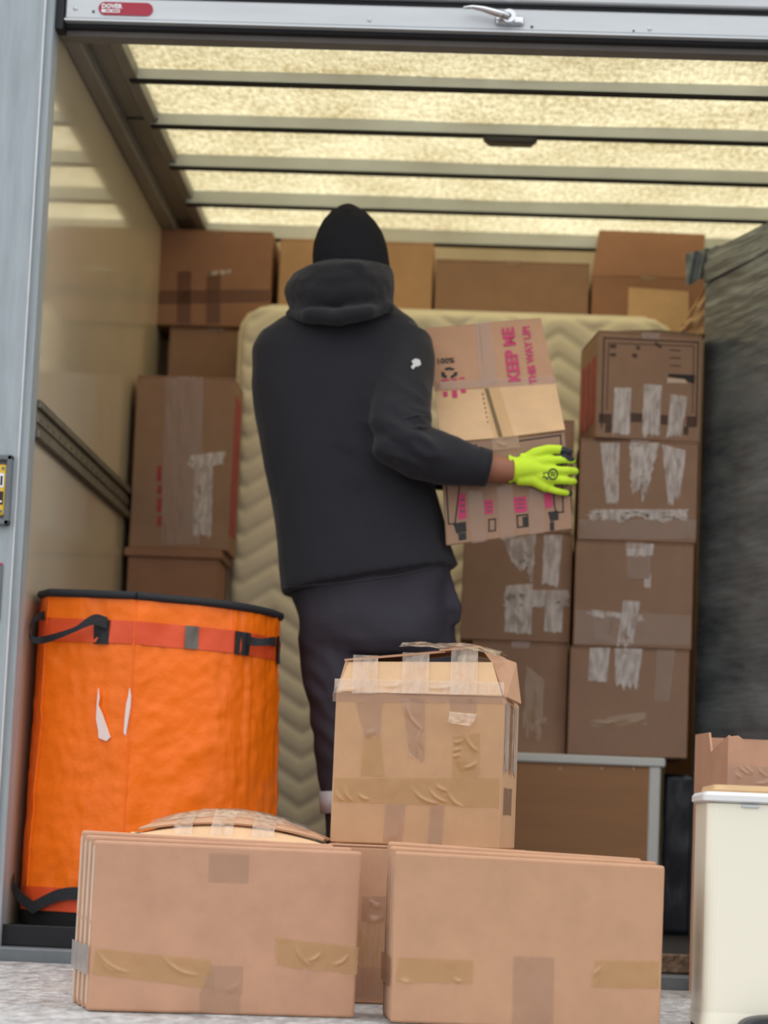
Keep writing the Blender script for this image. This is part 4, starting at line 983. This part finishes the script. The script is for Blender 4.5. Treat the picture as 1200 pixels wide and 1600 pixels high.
film(BRn, M_TAPEG, (930, 1500), (1032, 1502), (1030, 1545), (925, 1542), pt, nr, nu=80, nv=26, seed=62, ragged=0.05, ridges=[((918, 1524), (940, 1510))])
film(BRn, M_TAPEB, (802, 1494), (866, 1496), (864, 1600), (800, 1600), pt, nr, nv=16, seed=63)

# taped carton between the piles carrying the tall carton
YBX = -1.07
xa, xb = P(508, 1440, YBX).x, P(822, 1440, YBX).x; zb1 = P(575, 1320, YBX).z
BX, pt, nr = carton('taped carton standing between the two piles and under the bulging carton', xa, xb, PZ+0.0005, zb1, YBX, 0.42, M_CARD)
film(BX, M_TAPEB, (566, 1400), (608, 1400), (606, 1440), (564, 1440), pt, nr, seed=64, amp=0.002, ridges=[((566, 1430), (602, 1432)), ((566, 1437), (600, 1436)), ((575, 1405), (600, 1418))])
film(BX, M_TAPE, (560, 1440), (608, 1440), (606, 1510), (558, 1510), pt, nr, seed=65, amp=0.002)
film(BX, M_TAPEB, (558, 1512), (608, 1512), (606, 1560), (556, 1560), pt, nr, seed=66, amp=0.001)

# low carton with a domed, taped lid behind the left pile
YA = -1.16
xa, xb = P(206, 1400, YA).x, P(500, 1400, YA).x; za = P(280, 1306, YA).z
BA = thing('domed_box', 'low carton with bulging taped lid behind the left pile', 'box', ((xa+xb)/2, YA+0.2, PZ))
MB().box((xa, YA, PZ+0.0005), (xb, YA+0.4, za-0.004), bevel=0.004).build('body', M_CARD, BA)
def dome(u): return za + (P(360, 1271, YA+0.2).z-za)*math.sin(math.pi*min(1, max(0, u*0.94+0.06)))**0.85
def dome_z(u, vv): return za+(dome(u)-za)*min(1, vv/0.24)**0.8*(1-0.5*max(0, vv-0.6))
for j, (v0, v1, lift, mt) in enumerate(((0.0, 0.15, -0.004, M_CARDL), (0.10, 0.52, 0.005, M_CARD), (0.525, 0.99, 0.004, M_CARD))):
    m_ = MB(); m_.grid(lambda u, v: V(xa+(xb-xa)*u+0.012*(0.5-u)*v, YA+0.4*(v0+(v1-v0)*v), dome_z(u, v0+(v1-v0)*v)+lift), 30, 5)
    m_.bm.normal_update(); bmesh.ops.solidify(m_.bm, geom=m_.bm.faces[:], thickness=0.004)
    m_.build('flap', mt, BA)
for k, (u0_, u1_) in enumerate(((0.20, 0.30), (0.40, 0.52), (0.62, 0.74))):
    m_ = MB(); m_.grid(lambda u, v: V(xa+(xb-xa)*(u0_+(u1_-u0_)*u), YA-0.003+0.13*v, (za-0.03+0.03*min(1, v*5) if v < 0.1 else dome_z(u0_+(u1_-u0_)*u, max(0, v*0.325))+0.008)+0.0015*noise.noise(V(u*4, v*7, k))), 10, 16)
    m_.build('tape', M_TAPEC, BA, smooth=True)
m_ = MB(); m_.grid(lambda u, v: V(xa+(xb-xa)*(0.06+0.86*u), YA+0.06+0.24*v, dome_z(0.06+0.86*u, 0.15+0.6*v)+0.009+0.003*noise.noise(V(u*14, v*5, 3))), 60, 12); m_.build('tape', M_TAPEC, BA, smooth=True)
for k in range(3):   # folded side layers at its left end
    MB().box((xa-0.012-0.012*k, YA+0.02+0.03*k, PZ+0.0005), (xa-0.004-0.012*k, YA+0.36, za+0.004-0.004*k), bevel=0.002).build('side_layer', M_CARDL, BA)

# tall carton with burst lid
yw = R(-6.5); Mx = Matrix.Rotation(yw, 3, 'Z')
YTc = -1.0
bl_ = P(515, 1312, YTc+0.017); br_ = P(780, 1328, YTc-0.017); wT = (br_-bl_).length; cT = (bl_+br_)/2; cT.z = zb1+0.0012
hT = P(655, 1085, YTc).z-cT.z; dT = 0.30; hw = wT/2
TB = thing('tall_box', 'carton with burst taped lid standing on other cartons in front of the person', 'box', cT+Mx @ V(0, dT/2, 0))
def T(x, y, z): return cT + Mx @ V(x, y, z)
M4 = Matrix.Translation(cT) @ Mx.to_4x4()
body = MB(); body.box((-hw, 0, 0), (hw, dT, hT), M4, bevel=0.003); body.build('body', M_CARDY, TB)
def slabT(name, mt, pts, t_=0.0045):
    m_ = MB(); pts = [T(*q) for q in pts]; n_ = (pts[1]-pts[0]).cross(pts[2]-pts[0]).normalized(); m_.hexa(pts, [q+n_*t_ for q in pts]); return m_.build(name, mt, TB)
rise = 0.082
slabT('front_flap', M_CARDL, [(-hw+.004, 0.003, hT), (hw-.004, 0.003, hT), (hw-.030, 0.028, hT+rise-.012), (-hw+.016, 0.024, hT+rise-.02)])
slabT('rear_flap', M_CARDY, [(-hw+.004, dT-.003, hT), (hw-.004, dT-.003, hT), (hw-.03, dT-.03, hT+rise), (-hw+.02, dT-.03, hT+rise)])
slabT('left_flap', M_CARD, [(-hw, 0.0, hT), (-hw, dT, hT), (-hw+.02, dT-.02, hT+rise-.012), (-hw+.014, 0.018, hT+rise-.016)])
slabT('right_flap', M_CARD, [(hw, 0.0, hT), (hw+.012, dT*0.6, hT-.004), (hw-.01, dT-.03, hT+rise+.005), (hw-.052, 0.06, hT+rise+.012), (hw-.03, 0.03, hT+rise-.012)])
slabT('top_flap', M_CARD, [(-hw+.012, 0.016, hT+rise-.018), (0.045, 0.022, hT+rise+.006), (0.05, dT-.02, hT+rise+.02), (-hw+.02, dT-.02, hT+rise-.008)])
slabT('top_flap', M_CARD, [(0.035, 0.016, hT+rise+.008), (hw-.06, 0.05, hT+rise+.020), (hw-.03, dT-.02, hT+rise+.012), (0.045, dT-.02, hT+rise+.024)])
ptT, nT = T(0, 0, 0), Mx @ V(0, -1, 0)
def tapeT(mt, a_, b_, c_, d_, seed, amp=0.002, nu=14, nv=14, ridges=None, rg=0.0, off=0.001, pt_=None, n__=None, name='tape'):
    return film(TB, mt, a_, b_, c_, d_, pt_ or ptT, n__ or nT, name, amp=amp, nu=nu, nv=nv, ragged=rg, seed=seed, ridges=ridges, off=off)
# strips bridging from the front wall over the open lid edge
fpl = T(-hw+.004, 0.003, hT); fn_ = (T(hw-.004, 0.003, hT)-fpl).cross(T(-hw+.016, 0.024, hT+rise-.02)-fpl)
for x0, x1, yt, yb, mt, sd in ((553, 592, 1026, 1086, M_TAPEC, 71), (630, 672, 1022, 1086, M_TAPEC, 72), (706, 748, 1016, 1088, M_TAPEC, 73)):
    tapeT(mt, (x0, yt), (x1, yt+1), (x1-2, yb), (x0-2, yb), sd, amp=0.002, pt_=fpl, n__=fn_, off=0.009, nv=20)
tapeT(M_TAPEC, (524, 1062), (788, 1068), (788, 1088), (522, 1084), 74, amp=0.003, nu=50, pt_=fpl, n__=fn_, off=0.0062, ridges=[((530, 1080), (580, 1068)), ((590, 1072), (640, 1066)), ((660, 1074), (720, 1068))])
tapeT(M_TAPEB, (520, 1082), (792, 1086), (792, 1100), (520, 1096), 75, amp=0.002, nu=40)
# strips running down the front
tapeT(M_TAPEB, (555, 1096), (598, 1096), (594, 1150), (570, 1152), 76, rg=0.1, ridges=[((570, 1145), (590, 1140))])
tapeT(M_TAPEG, (568, 1150), (596, 1150), (600, 1212), (563, 1212), 77)
tapeT(M_TAPEB, (628, 1092), (664, 1092), (663, 1190), (640, 1180), 78, nv=60, nu=30, rg=0.08, amp=0.003, ridges=[((634, 1095), (662, 1142)), ((628, 1158), (652, 1190)), ((662, 1135), (655, 1190))])
tapeT(M_TAPEB, (703, 1090), (746, 1092), (744, 1114), (703, 1110), 79)
lt = MB(); a_ = [PP(702, 1112, ptT, nT), PP(746, 1116, ptT, nT), PP(738, 1136, ptT, nT), PP(702, 1130, ptT, nT)]
lt.grid(lambda u, v: (a_[0].lerp(a_[1], u)).lerp(a_[3].lerp(a_[2], u), v) + nT*(0.002+0.03*v*v+0.002*math.sin(v*9)), 6, 8); lt.build('loose_tape', M_TAPEC, TB, smooth=True)
tapeT(M_TAPEG, (708, 1150), (750, 1145), (748, 1215), (706, 1218), 80, nv=50, nu=34, amp=0.003, ridges=[((728, 1148), (748, 1175)), ((708, 1160), (724, 1156)), ((706, 1172), (722, 1168)), ((706, 1182), (720, 1178)), ((724, 1200), (746, 1190))])
tapeT(M_TAPEG, (522, 1215), (782, 1215), (780, 1262), (520, 1252), 81, nu=170, nv=34, amp=0.0022, ridges=[((526, 1235), (536, 1252)), ((540, 1232), (550, 1252)), ((645, 1234), (688, 1256)), ((670, 1232), (700, 1254)), ((700, 1238), (726, 1262)), ((560, 1240), (578, 1250)), ((682, 1226), (700, 1236))])
tapeT(M_TAPEB, (602, 1256), (634, 1256), (628, 1318), (598, 1316), 82)
tapeT(M_TAPEB, (672, 1258), (695, 1258), (690, 1320), (668, 1320), 83)
sp_, sn_ = T(hw, 0, 0), Mx @ V(1, 0, 0)
for x0, x1, sd, y1 in ((787, 793, 84, 1190), (797, 803, 85, 1205), (808, 814, 86, 1160)):
    m_ = MB(); m_.grid(lambda u, v: T(hw+0.0012+0.002*max(0, noise.noise(V(u*3, v*8, sd))), 0.03+(sd-84)*0.085+0.06*u, hT-0.01-(0.14+0.02*rag(u*3, sd))*v), 8, 14); m_.build('tape', M_TAPEB if sd % 2 else M_TAPEW, TB, smooth=True)
m_ = MB(); m_.grid(lambda u, v: T(hw+0.0014, 0.04+0.16*u, 0.07+0.055*v+0.004*rag(u*5, v)), 10, 6); m_.build('tape', M_TAPEB, TB, smooth=True)
m_ = MB(); m_.grid(lambda u, v: T(-hw-0.0012, 0.03+0.2*u, 0.04+hT*0.8*v), 6, 6); m_.build('tape', M_TAPEW, TB, smooth=True)
# film over the lid
m_ = MB()
def lidf(u, v):
    x = -0.05+(hw+0.03)*u; y = 0.012+0.2*v
    z = hT+rise+0.016+0.016*min(1, v*2)+0.006*noise.noise(V(u*6, v*5, 2))-0.05*max(0, u-0.7)
    return T(x, y, z)
m_.grid(lidf, 24, 16); m_.build('lid_film', M_TAPEC, TB, smooth=True)

# ------------------------------------------------------------------ torn carton and cream pedal bin on the right
yw2 = R(7); YQ = -0.50; M2 = Matrix.Rotation(yw2, 3, 'Z')
qc = P(1138, 1300, YQ); hq = P(1150, 1158, YQ).z-PZ
TN = thing('torn_box', 'open carton with torn rim behind the cream bin', 'box', V(qc.x+0.2, YQ+0.2, PZ))
def U(x, y, z): return V(qc.x, YQ, PZ+0.0005) + M2 @ V(x, y, z)
dep = 0.36; wid = 0.42
def torn(u, seed): return 0.010*noise.noise(V(u*9, seed, 0.4))+0.008*noise.noise(V(u*23, seed, 1.4))
def panel(name, f, mt, n_=24):
    m_ = MB(); m_.grid(f, n_, 10); m_.bm.normal_update(); bmesh.ops.solidify(m_.bm, geom=m_.bm.faces[:], thickness=0.005); m_.build(name, mt, TN)
def rimf(u): 
    return hq + torn(u, 1) + 0.012*math.exp(-(u/0.06)**2) - 0.015*u
panel('front_wall', lambda u, v: U(wid*u, 0, rimf(u)*v), M_CARDP)
def riml(u):   # u 0 front corner .. 1 back
    if u < 0.5: return hq+0.012-0.032*(u/0.5)
    if u < 0.58: return hq-0.02+0.045*(u-0.5)/0.08
    return hq+0.025
panel('side_wall', lambda u, v: U(0, dep*u, riml(u)*v), M_CARDP, 48)
panel('rear_wall', lambda u, v: U(wid*u, dep, (hq+0.02)*v), M_CARDP)
panel('side_wall', lambda u, v: U(wid, dep*u, (hq-0.02)*v), M_CARDP)
MB().hexa([U(0, 0, 0.002), U(wid, 0, 0.002), U(wid, dep, 0.002), U(0, dep, 0.002)], [U(0, 0, 0.008), U(wid, 0, 0.008), U(wid, dep, 0.008), U(0, dep, 0.008)]).build('bottom', M_CARDP, TN)
film(TN, M_TAPEB, (1138, 1194), (1215, 1198), (1215, 1236), (1138, 1232), U(0, -0.002, 0), M2 @ V(0, -1, 0), amp=0.002, nu=80, nv=36, seed=91, ridges=[((1155, 1198), (1176, 1210)), ((1166, 1197), (1178, 1208)), ((1185, 1200), (1200, 1214)), ((1180, 1224), (1204, 1218)), ((1150, 1208), (1158, 1216))])
film(TN, M_TAPEB, (1094, 1196), (1137, 1196), (1137, 1208), (1095, 1204), U(-0.001, 0, 0), M2 @ V(-1, 0, 0), amp=0.001, seed=92)

YN = -1.52
bx0 = P(1101, 1400, YN+0.02).x; bw = 0.29; bz1 = P(1150, 1256, YN).z
BN = thing('pedal_bin', 'cream enamel pedal bin with white lid at the right edge', 'bin', (bx0+bw/2, YN+bw/2, PZ))
def rrect(x0, x1, y0, y1, r_, z, n_=6):
    out = []
    for cx_, cy_, a0_ in ((x1-r_, y1-r_, 0), (x0+r_, y1-r_, 90), (x0+r_, y0+r_, 180), (x1-r_, y0+r_, 270)):
        for k in range(n_+1): a_ = R(a0_+90*k/n_); out.append(V(cx_+r_*math.cos(a_), cy_+r_*math.sin(a_), z))
    return out
bd0 = PZ+0.012
MB().loft([rrect(bx0-0.004, bx0+bw+0.004, YN-0.004, YN+bw+0.004, 0.03, bd0), rrect(bx0, bx0+bw, YN, YN+bw, 0.028, bd0+0.03), rrect(bx0, bx0+bw, YN, YN+bw, 0.028, bz1)]).build('body', M_BIN, BN, smooth=False)
lz = P(1150, 1238, YN).z
MB().loft([rrect(bx0+0.002, bx0+bw-0.002, YN+0.002, YN+bw-0.002, 0.03, bz1+0.001), rrect(bx0-0.008, bx0+bw+0.008, YN-0.008, YN+bw+0.008, 0.034, bz1+0.005), rrect(bx0-0.008, bx0+bw+0.008, YN-0.008, YN+bw+0.008, 0.034, lz-0.006), rrect(bx0-0.003, bx0+bw+0.003, YN-0.003, YN+bw+0.003, 0.032, lz)]).build('lid', M_LIDRIM, BN, smooth=False)
MB().loft([rrect(bx0+0.012, bx0+bw-0.008, YN+0.008, YN+bw-0.008, 0.02, lz), rrect(bx0+0.010, bx0+bw-0.006, YN+0.006, YN+bw-0.006, 0.02, lz+0.004), rrect(bx0+0.012, bx0+bw-0.008, YN+0.010, YN+bw-0.008, 0.02, lz+0.013)]).build('lid_panel', M_WOOD, BN)
cx_ = P(1172, 1258, YN).x
MB().box((cx_-0.016, YN-0.004, bz1-0.006), (cx_+0.016, YN+0.004, bz1-0.0005), bevel=0.001).build('catch', M_ALU, BN)
for (x, y) in ((bx0+0.018, YN+0.03), (bx0+bw-0.03, YN+0.03), (bx0+0.018, YN+bw-0.03), (bx0+bw-0.03, YN+bw-0.03)):
    MB().cyl(V(x, y, PZ+0.0005), V(x, y, bd0+0.002), 0.018, 16).build('foot', M_RUBBER, BN)
px_ = bx0+bw/2
pa = P(1150, 1600, YN-0.03).x; pw = (bx0+bw-pa+0.02)/2; px_ = pa+pw
def parc(y, k_): return [V(px_+pw*k_*math.copysign(abs(math.cos(a_))**0.45, math.cos(a_)), y, PZ+0.004+0.040*k_*max(0, math.sin(a_))**0.6) for a_ in [math.pi*k/20 for k in range(21)]]
pd = MB(); pd.loft([parc(YN+0.002, 0.98), parc(YN-0.02, 1.0), parc(YN-0.05, 0.97), parc(YN-0.058, 0.9)])
pd.build('pedal', M_DARKPL, BN)
